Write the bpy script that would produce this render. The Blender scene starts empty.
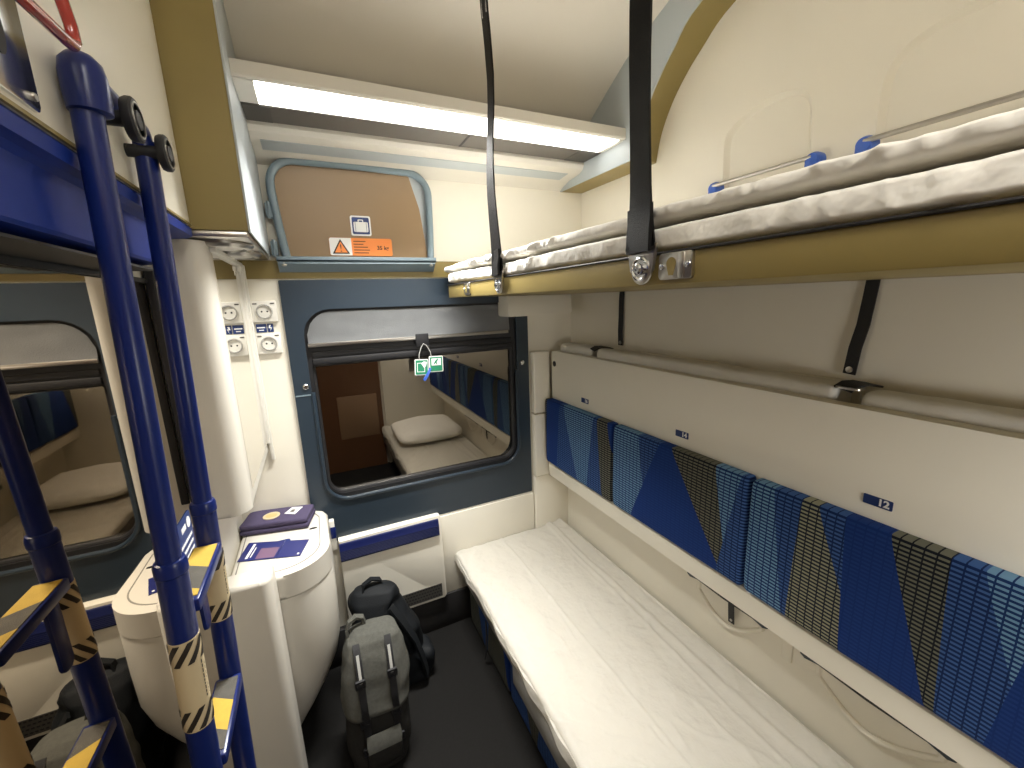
import bpy, bmesh, math, random
from mathutils import Vector, Matrix, noise
random.seed(7)
PI = math.pi
FLOOR = -1.42                       # heights below are measured from the eye; everything is lifted at the end
sc = bpy.context.scene
COL = sc.collection

# ------------------------------------------------------------------ materials
def mat(name, col, rough=0.5, metal=0.0, var=0.0, vscale=6.0, bump=0.0, bscale=200.0, spec=0.5, coat=0.0, sheen=0.0):
    m = bpy.data.materials.new(name); m.use_nodes = True
    nt = m.node_tree; b = nt.nodes['Principled BSDF']
    b.inputs['Base Color'].default_value = (*col, 1); b.inputs['Roughness'].default_value = rough
    b.inputs['Metallic'].default_value = metal; b.inputs['Specular IOR Level'].default_value = spec
    b.inputs['Coat Weight'].default_value = coat; b.inputs['Sheen Weight'].default_value = sheen
    tc = nt.nodes.new('ShaderNodeTexCoord')
    n = nt.nodes.new('ShaderNodeTexNoise'); n.inputs['Scale'].default_value = vscale; n.inputs['Detail'].default_value = 5
    nt.links.new(tc.outputs['Object'], n.inputs['Vector'])
    mx = nt.nodes.new('ShaderNodeMix'); mx.data_type = 'RGBA'
    mx.inputs[6].default_value = (*[c * (1 - var) for c in col], 1); mx.inputs[7].default_value = (*[min(1, c * (1 + var)) for c in col], 1)
    nt.links.new(n.outputs['Fac'], mx.inputs[0]); nt.links.new(mx.outputs[2], b.inputs['Base Color'])
    if bump:
        n2 = nt.nodes.new('ShaderNodeTexNoise'); n2.inputs['Scale'].default_value = bscale; n2.inputs['Detail'].default_value = 3
        bp = nt.nodes.new('ShaderNodeBump'); bp.inputs['Strength'].default_value = bump; bp.inputs['Distance'].default_value = 0.002 if bscale > 100 else 0.012
        nt.links.new(tc.outputs['Object'], n2.inputs['Vector']); nt.links.new(n2.outputs['Fac'], bp.inputs['Height'])
        nt.links.new(bp.outputs['Normal'], b.inputs['Normal'])
    return m

M = {}
M['cream'] = mat('cream_laminate', (0.80, 0.765, 0.67), 0.42, var=0.03, bump=0.05, bscale=300)
M['ceiling'] = mat('beige_ceiling', (0.68, 0.645, 0.58), 0.45, var=0.03)
M['plastic'] = mat('ivory_moulding', (0.64, 0.61, 0.545), 0.38, var=0.02, bump=0.04, bscale=400)
M['white'] = mat('white_plastic', (0.80, 0.78, 0.72), 0.35)
M['socket_grey'] = mat('socket_well_grey', (0.42, 0.41, 0.38), 0.45)
M['olive'] = mat('olive_ochre_paint', (0.25, 0.19, 0.062), 0.42, var=0.10, vscale=9, bump=0.05)
M['pale_blue'] = mat('pale_blue_grey_panel', (0.40, 0.44, 0.46), 0.4, var=0.03)
M['blue'] = mat('gloss_blue_enamel', (0.006, 0.016, 0.115), 0.28, var=0.08, vscale=14, spec=0.4)
M['blue_rail'] = mat('bright_blue_enamel', (0.007, 0.026, 0.21), 0.5, var=0.08, spec=0.2)
M['navy'] = mat('navy_window_paint', (0.021, 0.034, 0.050), 0.36, var=0.06)
M['rubber'] = mat('black_rubber', (0.012, 0.012, 0.014), 0.5)
M['black'] = mat('black_webbing', (0.010, 0.010, 0.012), 0.55, bump=0.5, bscale=900)
M['strap'] = mat('black_belt_webbing', (0.0025, 0.0025, 0.003), 0.5, spec=0.2, bump=0.5, bscale=700)
M['floor'] = mat('charcoal_carpet', (0.0105, 0.0100, 0.0095), 0.95, var=0.35, vscale=180, bump=0.8, bscale=900, spec=0.2)
M['dark'] = mat('dark_skirting', (0.018, 0.017, 0.017), 0.6, var=0.1)
M['sheet'] = mat('white_cotton_sheet', (0.84, 0.82, 0.77), 0.85, var=0.02, vscale=30, bump=0.55, bscale=26, spec=0.2, sheen=0.2)
M['linen'] = mat('grey_white_linen', (0.74, 0.72, 0.67), 0.9, var=0.04, vscale=30, bump=0.2, bscale=500, spec=0.2)
M['brown'] = mat('brown_flap_board', (0.25, 0.165, 0.088), 0.33, var=0.05, vscale=3)
M['door'] = mat('brown_door_laminate', (0.16, 0.075, 0.035), 0.35, var=0.10, vscale=3)
M['door_vent'] = mat('pale_brown_door_panel', (0.27, 0.17, 0.10), 0.4)
M['tube'] = mat('blue_grey_tube_paint', (0.17, 0.225, 0.26), 0.3, var=0.04)
M['steel'] = mat('brushed_steel', (0.55, 0.53, 0.50), 0.28, metal=1.0, var=0.08, vscale=60)
M['chrome'] = mat('polished_steel', (0.72, 0.74, 0.78), 0.18, metal=1.0)
M['grey_slot'] = mat('grey_lamp_gear_tray', (0.10, 0.09, 0.08), 0.5, var=0.05)
M['grey_board'] = mat('grey_edge_board', (0.22, 0.21, 0.19), 0.45)
M['red'] = mat('red_painted_steel', (0.30, 0.022, 0.015), 0.12, coat=0.8)
M['blind'] = mat('silver_grey_blind_cloth', (0.30, 0.31, 0.32), 0.5, var=0.12, vscale=18, bump=0.25, bscale=300)
M['yellow'] = mat('worn_yellow_grip', (0.50, 0.34, 0.05), 0.8, var=0.15, vscale=60, bump=0.4, bscale=700)
M['grip_grey'] = mat('worn_grey_grip', (0.085, 0.08, 0.07), 0.85, var=0.3, vscale=60, bump=0.4, bscale=700)
M['stick'] = mat('cream_sticker', (0.56, 0.46, 0.29), 0.5, var=0.04)
M['ink'] = mat('black_ink', (0.02, 0.015, 0.012), 0.5)
M['orange'] = mat('orange_sign', (0.85, 0.26, 0.06), 0.4)
M['sign_blue'] = mat('sign_blue', (0.012, 0.035, 0.15), 0.35)
M['sign_white'] = mat('sign_white', (0.85, 0.85, 0.84), 0.4)
M['green'] = mat('exit_green', (0.010, 0.20, 0.10), 0.35)
M['clip'] = mat('blue_plastic_clip', (0.05, 0.13, 0.55), 0.35)
M['plum'] = mat('plum_terry_towel', (0.075, 0.062, 0.115), 0.95, var=0.15, vscale=90, bump=0.6, bscale=500, spec=0.15)
M['gold'] = mat('gold_badge', (0.55, 0.40, 0.16), 0.45)
M['leaf'] = mat('leaflet_blue', (0.016, 0.022, 0.13), 0.3)
M['bag'] = mat('grey_canvas', (0.085, 0.085, 0.075), 0.95, var=0.28, vscale=120, bump=0.5, bscale=600, spec=0.15)
M['bag_dark'] = mat('dark_grey_canvas', (0.026, 0.025, 0.023), 0.95, var=0.2, vscale=120, bump=0.5, bscale=600, spec=0.15)
M['bag_navy'] = mat('black_navy_nylon', (0.004, 0.0055, 0.0075), 0.7, var=0.2, vscale=40, bump=0.4, bscale=300, spec=0.3)
M['silver_web'] = mat('reflective_webbing', (0.42, 0.42, 0.40), 0.45)
M['heat_blue'] = mat('ribbed_blue_grille', (0.005, 0.010, 0.070), 0.4, spec=0.2)
M['vent'] = mat('vent_steel', (0.10, 0.095, 0.085), 0.5, metal=0.4)
M['peach'] = mat('leaflet_sunset', (0.17, 0.10, 0.17), 0.35)

def mirror_mat():
    m = bpy.data.materials.new('tinted_mirror'); m.use_nodes = True
    b = m.node_tree.nodes['Principled BSDF']
    b.inputs['Base Color'].default_value = (0.50, 0.42, 0.32, 1); b.inputs['Metallic'].default_value = 1; b.inputs['Roughness'].default_value = 0.015
    return m
M['mirror'] = mirror_mat()
m = mirror_mat(); m.name = 'clear_mirror'; m.node_tree.nodes['Principled BSDF'].inputs['Base Color'].default_value = (0.86, 0.84, 0.80, 1); M['mirror2'] = m

def glass_mat():
    m = bpy.data.materials.new('night_window_glass'); m.use_nodes = True
    nt = m.node_tree; nt.nodes.clear()
    o = nt.nodes.new('ShaderNodeOutputMaterial'); mx = nt.nodes.new('ShaderNodeMixShader')
    g = nt.nodes.new('ShaderNodeBsdfGlossy'); g.inputs['Roughness'].default_value = 0.01; g.inputs['Color'].default_value = (0.95, 0.86, 0.74, 1)
    t = nt.nodes.new('ShaderNodeBsdfTransparent'); t.inputs['Color'].default_value = (0.35, 0.36, 0.36, 1)
    mx.inputs[0].default_value = 0.30
    nt.links.new(t.outputs[0], mx.inputs[1]); nt.links.new(g.outputs[0], mx.inputs[2]); nt.links.new(mx.outputs[0], o.inputs[0])
    return m
M['glass'] = glass_mat()

def emit_mat(name, col, s):
    m = bpy.data.materials.new(name); m.use_nodes = True
    b = m.node_tree.nodes['Principled BSDF']; b.inputs['Base Color'].default_value = (0.8, 0.8, 0.8, 1)
    b.inputs['Emission Color'].default_value = (*col, 1); b.inputs['Emission Strength'].default_value = s
    return m
LAMP = 3.2
M['lamp'] = emit_mat('lit_tube_diffuser', (1.0, 0.97, 0.91), LAMP)

NVY = ((0.006, 0.028, 0.15), (0.010, 0.040, 0.19)); MID = ((0.006, 0.020, 0.09), (0.045, 0.11, 0.30)); LGT = ((0.008, 0.030, 0.12), (0.15, 0.29, 0.46))
BEI = ((0.012, 0.016, 0.028), (0.28, 0.28, 0.20)); DRK = ((0.006, 0.008, 0.014), (0.15, 0.15, 0.115)); PAL = ((0.010, 0.035, 0.13), (0.21, 0.34, 0.46))
def upholstery(name, first, cuts, base):
    """woven moquette: slanted colour bands under a grid of fine dashes. cuts: (y,z) (y,z) two points of each dividing
    line in room coordinates, then the colours on the far side of it (towards -y)"""
    m = bpy.data.materials.new(name); m.use_nodes = True
    nt = m.node_tree; N = nt.nodes; L = nt.links; b = N['Principled BSDF']
    b.inputs['Roughness'].default_value = 0.9; b.inputs['Specular IOR Level'].default_value = 0.2
    tc = N.new('ShaderNodeTexCoord'); sp = N.new('ShaderNodeSeparateXYZ'); L.new(tc.outputs['Object'], sp.inputs[0])
    def mth(op, a, c):
        n = N.new('ShaderNodeMath'); n.operation = op
        for i, x in enumerate((a, c)):
            if isinstance(x, (int, float)): n.inputs[i].default_value = x
            else: L.new(x, n.inputs[i])
        return n.outputs[0]
    y, z = sp.outputs[1], sp.outputs[2]
    bc, lc = first; lay = []
    def mixc(f, a, c):
        n = N.new('ShaderNodeMix'); n.data_type = 'RGBA'; L.new(f, n.inputs[0])
        for k, v in ((6, a), (7, c)):
            if isinstance(v, tuple): n.inputs[k].default_value = (*v, 1)
            else: L.new(v, n.inputs[k])
        return n.outputs[2]
    for (p, q, colr) in cuts:
        sl = (q[0] - p[0]) / (q[1] - p[1]) if abs(q[1] - p[1]) > 1e-6 else 0
        y0 = p[0] - base[1] - sl * (p[1] - base[2])
        f = mth('LESS_THAN', mth('SUBTRACT', y, mth('MULTIPLY', z, sl)), y0)
        bc = mixc(f, bc, colr[0]); lc = mixc(f, lc, colr[1])
    row = mth('LESS_THAN', mth('FRACT', mth('MULTIPLY', z, 1 / 0.0084), 0), 0.50)
    colm = mth('GREATER_THAN', mth('FRACT', mth('MULTIPLY', y, 1 / 0.0165), 0), 0.14)
    dash = mth('MULTIPLY', row, colm)
    L.new(mixc(dash, bc, lc), b.inputs['Base Color'])
    bp = N.new('ShaderNodeBump'); bp.inputs['Strength'].default_value = 0.4; bp.inputs['Distance'].default_value = 0.001
    L.new(dash, bp.inputs['Height']); L.new(bp.outputs[0], b.inputs['Normal'])
    return m

# ------------------------------------------------------------------ mesh helpers
def box(bm, x0, x1, y0, y1, z0, z1, bev=0.0, seg=2):
    vs = [bm.verts.new((x, y, z)) for x in (x0, x1) for y in (y0, y1) for z in (z0, z1)]
    f = [(0, 1, 3, 2), (4, 6, 7, 5), (0, 4, 5, 1), (2, 3, 7, 6), (0, 2, 6, 4), (1, 5, 7, 3)]
    fs = [bm.faces.new([vs[i] for i in q]) for q in f]
    if bev:
        es = list({e for q in fs for e in q.edges})
        bmesh.ops.bevel(bm, geom=es, offset=bev, segments=seg, affect='EDGES', profile=0.5)

def prism(bm, pts, axis, a, b, bev=0.0, seg=2):
    """polygon in the plane across `axis` ('x': (y,z), 'y': (x,z), 'z': (x,y)), pushed from a to b"""
    def P(p, t): return {'x': (t, p[0], p[1]), 'y': (p[0], t, p[1]), 'z': (p[0], p[1], t)}[axis]
    A = [bm.verts.new(P(p, a)) for p in pts]; B = [bm.verts.new(P(p, b)) for p in pts]
    n = len(pts); fa = bm.faces.new(A); fb = bm.faces.new(B[::-1])
    for i in range(n): bm.faces.new([A[i], B[i], B[(i + 1) % n], A[(i + 1) % n]])
    if bev:
        es = list(set(fa.edges) | set(fb.edges))
        bmesh.ops.bevel(bm, geom=es, offset=bev, segments=seg, affect='EDGES', profile=0.5)

def rrect(x0, x1, y0, y1, r, n=6):
    """rounded rectangle outline, r one radius or four (bl, br, tr, tl)"""
    R = (r,) * 4 if isinstance(r, (int, float)) else r
    out = []
    for (cx, cy, sx, sy, a0), q in zip(((x0, y0, 1, 1, PI), (x1, y0, -1, 1, 1.5 * PI), (x1, y1, -1, -1, 0), (x0, y1, 1, -1, 0.5 * PI)), R):
        if q <= 0: out.append((cx, cy)); continue
        for k in range(n + 1):
            a = a0 + k * PI / 2 / n
            out.append((cx + sx * q + q * math.cos(a), cy + sy * q + q * math.sin(a)))
    return out

def frame_prism(bm, outer, inner, axis, a, b):
    """a ring between two outlines of equal point count, pushed from a to b"""
    def P(p, t): return {'x': (t, p[0], p[1]), 'y': (p[0], t, p[1]), 'z': (p[0], p[1], t)}[axis]
    n = len(outer)
    g = [[bm.verts.new(P(p, t)) for p in o] for o in (outer, inner) for t in (a, b)]
    for i in range(n):
        j = (i + 1) % n
        for q, r in ((0, 2), (2, 3), (3, 1), (1, 0)):
            bm.faces.new([g[q][i], g[r][i], g[r][j], g[q][j]])

def rings(bm, R, cap=True, closed=False):
    V = [[bm.verts.new(p) for p in r] for r in R]
    n = len(V[0])
    for k in range(len(V) - (0 if closed else 1)):
        A, B = V[k], V[(k + 1) % len(V)]
        for i in range(n): bm.faces.new([A[i], A[(i + 1) % n], B[(i + 1) % n], B[i]])
    if cap and not closed:
        bm.faces.new(V[0][::-1]); bm.faces.new(V[-1])

def tube(bm, pts, r, seg=12, closed=False):
    pts = [Vector(p) for p in pts]; n = len(pts); R = []
    rr = r if isinstance(r, (list, tuple)) else [r] * n
    up = None
    for i, p in enumerate(pts):
        if closed: t = pts[(i + 1) % n] - pts[i - 1]
        else: t = pts[min(i + 1, n - 1)] - pts[max(i - 1, 0)]
        t.normalize()
        if up is None: up = Vector((0, 0, 1)) if abs(t.z) < 0.9 else Vector((1, 0, 0))
        u = up - t * up.dot(t); u.normalize(); v = t.cross(u); up = u
        R.append([p + (u * math.cos(2 * PI * k / seg) + v * math.sin(2 * PI * k / seg)) * rr[i] for k in range(seg)])
    rings(bm, R, cap=True, closed=closed)

def ribbon(bm, pts, w, width, th):
    """flat strap: pts the centre line, w the unit vector across it (one or one per point)"""
    pts = [Vector(p) for p in pts]; n = len(pts); R = []
    for i, p in enumerate(pts):
        t = (pts[min(i + 1, n - 1)] - pts[max(i - 1, 0)]).normalized()
        W = Vector(w[i] if isinstance(w, list) else w); W = (W - t * W.dot(t)).normalized(); N = t.cross(W)
        ww = width[i] if isinstance(width, (list, tuple)) else width
        R.append([p + W * ww / 2 + N * th / 2, p - W * ww / 2 + N * th / 2, p - W * ww / 2 - N * th / 2, p + W * ww / 2 - N * th / 2])
    rings(bm, R)

def lathe(bm, c, axis, prof, seg=24):
    """prof: (radius, distance along axis) from c"""
    a = Vector(axis).normalized(); u = a.orthogonal().normalized(); v = a.cross(u); c = Vector(c)
    rings(bm, [[c + a * d + (u * math.cos(2 * PI * k / seg) + v * math.sin(2 * PI * k / seg)) * max(r, 1e-4) for k in range(seg)] for r, d in prof])

def sup(ax, ay, n, k, seg):
    a = 2 * PI * k / seg; c, s = math.cos(a), math.sin(a)
    return ax * math.copysign(abs(c) ** (2 / n), c), ay * math.copysign(abs(s) ** (2 / n), s)

def nz(x, y, z, s, seed=0): return noise.noise(Vector((x * s + seed * 13.1, y * s - seed * 7.7, z * s + seed * 3.3)))

def soft(bm, x0, x1, y0, y1, z0, z1, n=6, ny=40, seg=40, er=0.03, fn=None):
    """cushion/mattress lofted along y with rounded ends; fn(x,y,z) -> displaced point"""
    R = []; cx, cz = (x0 + x1) / 2, (z0 + z1) / 2; ax, az = (x1 - x0) / 2, (z1 - z0) / 2
    ts = []
    for k in range(7): ts.append((y0 + er * (1 - math.cos(k / 6 * PI / 2)), math.sin(k / 6 * PI / 2)))
    for k in range(1, ny): ts.append((y0 + er + (y1 - y0 - 2 * er) * k / ny, 1))
    for k in range(7): ts.append((y1 - er * (1 - math.cos((6 - k) / 6 * PI / 2)), math.sin((6 - k) / 6 * PI / 2)))
    for y, s in ts:
        row = []
        for k in range(seg):
            dx, dz = sup(ax, az, n, k, seg)
            ins = er * (1 - s)
            fx = max(0.02, (ax - ins) / ax); fz = max(0.05, (az - ins * az / max(er, az)) / az) if er else 1
            p = (cx + dx * fx, y, cz + dz * fz)
            row.append(fn(*p) if fn else p)
        R.append(row)
    rings(bm, R)

def grid(bm, nu, nv, f):
    V = [[bm.verts.new(f(i / nu, j / nv)) for j in range(nv + 1)] for i in range(nu + 1)]
    for i in range(nu):
        for j in range(nv): bm.faces.new([V[i][j], V[i + 1][j], V[i + 1][j + 1], V[i][j + 1]])

def uv_new(): return bmesh.new()

def obj(name, bm, m, parent=None, base=None, flat=False, ang=35):
    """one mesh object; vertices are given in room coordinates. base: origin of a top-level mesh"""
    org = Vector(base) if base else Vector((0, 0, 0))
    if parent is not None:
        q = parent; org = Vector((0, 0, 0))
        while q: org += q.location; q = q.parent
    bmesh.ops.recalc_face_normals(bm, faces=bm.faces)
    bmesh.ops.translate(bm, verts=bm.verts, vec=-org)
    me = bpy.data.meshes.new(name); bm.to_mesh(me); bm.free()
    me.materials.append(M[m] if isinstance(m, str) else m)
    if not flat:
        me.polygons.foreach_set('use_smooth', [True] * len(me.polygons)); me.set_sharp_from_angle(angle=math.radians(ang))
    o = bpy.data.objects.new(name, me); COL.objects.link(o)
    if parent is not None: o.parent = parent
    elif base: o.location = org
    return o

def tag(o, label, cat, group=None):
    o['label'] = label; o['category'] = cat
    if group: o['group'] = group
    return o
def thing(name, label, cat, loc, group=None):
    o = bpy.data.objects.new(name, None); COL.objects.link(o); o.location = loc; o.empty_display_size = 0.05
    return tag(o, label, cat, group)
def struct(name, bm, m, parent=None, **k):
    o = obj(name, bm, m, parent, **k)
    if parent is None: o['kind'] = 'structure'
    return o
def B(f, *a, **k):
    bm = bmesh.new(); f(bm, *a, **k); return bm

def text(name, s, size, loc, rot, m, parent, align='CENTER', th=0.0003, sx=1.0, bold=0.0):
    cu = bpy.data.curves.new(name, 'FONT'); cu.body = s; cu.size = size; cu.extrude = th; cu.align_x = align; cu.align_y = 'CENTER'
    cu.resolution_u = 3; cu.offset = bold
    t = bpy.data.objects.new(name, cu); COL.objects.link(t)
    dg = bpy.context.evaluated_depsgraph_get(); me = bpy.data.meshes.new_from_object(t.evaluated_get(dg))
    bpy.data.objects.remove(t); bpy.data.curves.remove(cu)
    me.transform(Matrix.Translation(loc) @ rot.to_4x4() @ Matrix.Diagonal((sx, 1, 1, 1)))
    bm = bmesh.new(); bm.from_mesh(me); bpy.data.meshes.remove(me)
    return obj(name, bm, m, parent, flat=True)
FACE_Y = Matrix(((1, 0, 0), (0, 0, -1), (0, 1, 0)))          # reads on a wall facing -y
FACE_X = Matrix(((0, 0, -1), (-1, 0, 0), (0, 1, 0)))         # reads on a wall facing -x (text runs towards -y)
FACE_PX = Matrix(((0, 0, 1), (1, 0, 0), (0, 1, 0)))          # reads on a wall facing +x
FLAT_Z = Matrix.Identity(3)

# ================================================================== THE ROOM
YB, YW = -0.45, 1.60                 # back wall, window wall
XL, XR = -0.30, 1.12                 # left wall (mirror plane), right wall of the upper bay
CEIL = [(YW + .06, 0.47), (1.5, 0.555), (1.385, 0.633), (1.29, 0.69), (1.197, 0.741), (1.10, 0.780), (1.013, 0.808), (0.9, 0.832), (0.75, 0.85), (0.5, 0.86), (YB - .06, 0.865)]

def f(bm): box(bm, -0.5, 1.3, YB - 0.1, YW + 0.12, FLOOR - 0.05, FLOOR)
struct('floor', B(f), 'floor')
bm = bmesh.new(); prism(bm, CEIL + [(YB - .06, 0.93), (YW + .06, 0.93)], 'x', -0.42, 1.25); struct('ceiling', bm, 'ceiling', ang=20)
bm = bmesh.new(); box(bm, -0.42, -0.304, YB - 0.06, YW + .02, FLOOR, 0.9); struct('wall_left', bm, 'cream')
bm = bmesh.new(); box(bm, -0.42, 0.48, YB - 0.06, YB, FLOOR, 0.9); struct('wall_back', bm, 'cream')
bm = bmesh.new(); box(bm, 0.48, 1.25, YB - 0.06, YB + 0.02, FLOOR, 0.9); struct('wall_back_end', bm, 'cream')
# sliding door behind the camera (only its reflection in the window shows)
d = struct('door_1', B(box, -0.25, 0.46, YB + 0.001, YB + 0.03, FLOOR, 0.45, bev=0.004), 'door')
obj('vent_panel', B(box, 0.10, 0.42, YB + 0.03, YB + 0.036, -1.13, -0.76, bev=0.002), 'door_vent', d)
obj('door_handle', B(box, -0.17, -0.14, YB + 0.03, YB + 0.06, -0.55, -0.35, bev=0.008), 'steel', d)

# right wall: three bands, the upper one with two arched recesses
def arch_out(pts, n=8):
    """smooth a control polygon with Catmull-Rom into an outline (kept open at the straight foot)"""
    out = []
    for i in range(len(pts) - 1):
        p0, p1, p2, p3 = pts[max(i - 1, 0)], pts[i], pts[i + 1], pts[min(i + 2, len(pts) - 1)]
        for k in range(n):
            t = k / n
            out.append(tuple(0.5 * ((2 * p1[j]) + (-p0[j] + p2[j]) * t + (2 * p0[j] - 5 * p1[j] + 4 * p2[j] - p3[j]) * t * t + (-p0[j] + 3 * p1[j] - 3 * p2[j] + p3[j]) * t ** 3) for j in (0, 1)))
    out.append(pts[-1]); return out
N1 = [(0.868, 0.17), (0.870, 0.30), (0.872, 0.405), (0.850, 0.437), (0.805, 0.458), (0.75, 0.468), (0.69, 0.462), (0.658, 0.440), (0.646, 0.405), (0.640, 0.30), (0.638, 0.17)]
N2 = [(0.516, 0.17), (0.515, 0.30), (0.513, 0.40), (0.495, 0.440), (0.455, 0.463), (0.40, 0.472), (0.33, 0.470), (0.285, 0.452), (0.265, 0.41), (0.262, 0.30), (0.262, 0.17)]
def shrink(o, d):
    cy = sum(p[0] for p in o) / len(o); cz = sum(p[1] for p in o) / len(o)
    return [(p[0] + d * (cy - p[0]) / max(1e-6, math.hypot(cy - p[0], cz - p[1])), p[1] + d * (cz - p[1]) / max(1e-6, math.hypot(cy - p[0], cz - p[1]))) for p in o]
bm = bmesh.new()
outer = [(YW + .02, 0.03), (YB - .06, 0.03), (YB - .06, 0.9), (YW + .02, 0.9)]
loops = [outer]; es = []
V = [bm.verts.new((XR, *p)) for p in outer]; es += [bm.edges.new((V[i], V[(i + 1) % 4])) for i in range(4)]
for Nn in (N1, N2):
    o = arch_out([(p[0] * 1.0275, p[1] * 1.0275) for p in Nn]); A = [bm.verts.new((XR, *p)) for p in o]
    es += [bm.edges.new((A[i], A[(i + 1) % len(A)])) for i in range(len(A))]
    i_ = shrink(o, 0.012); Bv = [bm.verts.new((XR + 0.013, *p)) for p in i_]
    for k in range(len(A)): bm.faces.new([A[k], A[(k + 1) % len(A)], Bv[(k + 1) % len(A)], Bv[k]])
    bm.faces.new(Bv)
bmesh.ops.triangle_fill(bm, edges=es, use_beauty=True, use_dissolve=False)
box(bm, XR + 0.02, 1.25, YB - .06, YW + .02, 0.03, 0.9)
struct('wall_right', bm, 'cream', ang=25)
bm = bmesh.new(); box(bm, 1.06, 1.25, YB - .06, YW + .02, -0.80, 0.03); struct('wall_right_middle', bm, 'cream')
bm = bmesh.new(); box(bm, 1.02, 1.25, YB - .06, YW + .02, FLOOR, -0.80); struct('wall_right_lower', bm, 'cream')
for k, (a, b_) in enumerate(((1.137, 0.818), (0.62, 0.459))):
    struct('trim_%d' % (5 + k), B(box, 1.048, 1.062, b_, a, -0.30, -0.202, bev=0.003), 'cream')

# window wall with its opening
WX0, WX1, WZ0, WZ1 = -0.088, 0.832, -0.884, 0.087
GX0, GX1, GZ0, GZ1 = -0.022, 0.765, -0.705, 0.0
bm = bmesh.new()
box(bm, -0.42, GX0 - .02, YW, YW + .06, FLOOR, 0.9); box(bm, GX1 + .02, 1.25, YW, YW + .06, FLOOR, 0.9)
box(bm, GX0 - .02, GX1 + .02, YW, YW + .06, FLOOR, GZ0 - .02); box(bm, GX0 - .02, GX1 + .02, YW, YW + .06, GZ1 + .02, 0.9)
struct('wall_window', bm, 'cream')
# olive band over the window and behind the sockets, dark skirting below the heater
struct('trim_1', B(box, -0.30, 1.02, YW - .006, YW, 0.092, 0.150), 'olive')
struct('baseboard_window', B(box, -0.30, 1.02, 1.575, YW, FLOOR, -1.262, bev=0.003), 'dark')
struct('trim_2', B(box, -0.10, 0.832, 1.588, YW, -0.897, -0.886), 'plastic')

# navy window surround
win = struct('window_1', B(frame_prism, rrect(WX0, WX1, WZ0, WZ1, 0.004), rrect(GX0 - .012, GX1 + .012, GZ0 - .02, -0.012, (0.085, 0.085, 0.07, 0.09)), 'y', 1.588, YW), 'navy')
# rounded inner lip
lo = rrect(GX0 - .008, GX1 + .008, GZ0 - .016, -0.012, (0.085, 0.085, 0.07, 0.09), 8)
lo = [p for p in lo if p[1] < -0.4]
lip = [(lo[0][0], 1.589, -0.30)] + [(p[0], 1.587, p[1]) for p in lo] + [(lo[-1][0], 1.589, -0.30)]
obj('frame_lip', B(tube, lip, 0.0075, 10), 'navy', win)
obj('frame_recess', B(frame_prism, rrect(GX0 - .014, GX1 + .014, GZ0 - .022, -0.008, 0.088, 8), rrect(GX0, GX1, GZ0, -0.205, (0.06, 0.06, 0.012, 0.012), 8), 'y', 1.606, 1.640), 'rubber', win)
g_ = [(p[0], 1.622, p[1]) for p in rrect(GX0 + .002, GX1 - .002, GZ0 + .002, -0.205, (0.06, 0.06, 0.012, 0.012), 8)]
obj('gasket', B(tube, g_, 0.009, 8, True), 'rubber', win)
obj('window_pane', B(box, GX0 - .01, GX1 + .01, 1.628, 1.634, GZ0 - .01, -0.02), 'glass', win)
bm = bmesh.new(); box(bm, -0.086, -0.030, 1.5865, 1.590, -0.309, -0.304); obj('panel_seam', bm, 'tube', win)
for x, z in ((-0.050, -0.276), (0.800, -0.272)):
    bm = bmesh.new(); lathe(bm, (x, 1.588, z), (0, -1, 0), [(0, -.002), (.010, -.002), (.010, .003), (.006, .006), (0, .006)], 16); obj('cap_screw', bm, 'chrome', win)
obj('upper_rail', B(box, GX0 + .004, GX1 - .004, 1.600, 1.612, -0.178, -0.158, bev=0.004), 'rubber', win)
obj('upper_rail', B(box, GX0 + .004, GX1 - .004, 1.598, 1.616, -0.205, -0.182, bev=0.004), 'rubber', win)

# roller blind in the head of the window
bl = thing('roller_blind', 'grey roller blind drawn a little way down the top of the window', 'blind', (0.36, 1.60, -0.14))
def bf(u, v):
    x = -0.024 + 0.770 * u; zt = -0.020
    if x < 0.06: zt = -0.110 + 0.090 * math.sqrt(max(0, 1 - ((0.06 - x) / 0.085) ** 2))
    z = -0.128 + (zt + 0.128) * v
    return (x, 1.592 + 0.004 * math.sin(v * 2.2) + 0.0015 * nz(x, z * 3, 0, 9), z)
bm = bmesh.new(); grid(bm, 60, 10, bf); g0 = list(bm.faces)
bmesh.ops.solidify(bm, geom=g0, thickness=0.002); obj('cloth', bm, 'blind', bl)
obj('bottom_bar', B(box, -0.026, 0.738, 1.584, 1.592, -0.140, -0.127, bev=0.002), 'steel', bl)
obj('slide_clip', B(box, 0.345, 0.395, 1.579, 1.5835, -0.165, -0.118, bev=0.002), 'rubber', bl)

# lower heater panel
ht = thing('heater_panel', 'cream heater box under the window with a ribbed blue grille along its top', 'heater', (0.18, 1.585, -1.26))
bm = bmesh.new(); prism(bm, rrect(-0.012, 0.384, -1.258, -0.872, (0, 0.010, 0.012, 0)), 'y', 1.560, YW, bev=0.004); obj('casing', bm, 'cream', ht)
pr = [(1.560, -0.884), (1.556, -0.886), (1.552, -0.895), (1.550, -0.910)] + sum([[(1.550 - .0015, -0.912 - k * 0.006), (1.5515, -0.915 - k * 0.006)] for k in range(7)], []) + [(1.553, -0.957), (1.560, -0.961)]
bm = bmesh.new(); prism(bm, pr, 'x', -0.012, 0.371, bev=0.0); obj('top_grille', bm, 'heat_blue', ht)
v = obj('vent_grille', B(box, 0.195, 0.366, 1.5575, 1.562, -1.246, -1.186), 'vent', ht)
bm = bmesh.new()
for r in range(4):
    for c in range(13):
        x = 0.206 + c * 0.0118 + (0.006 if r % 2 else 0); z = -1.238 + r * 0.0145
        box(bm, x, x + 0.007, 1.5567, 1.5572, z, z + 0.0055)
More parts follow.
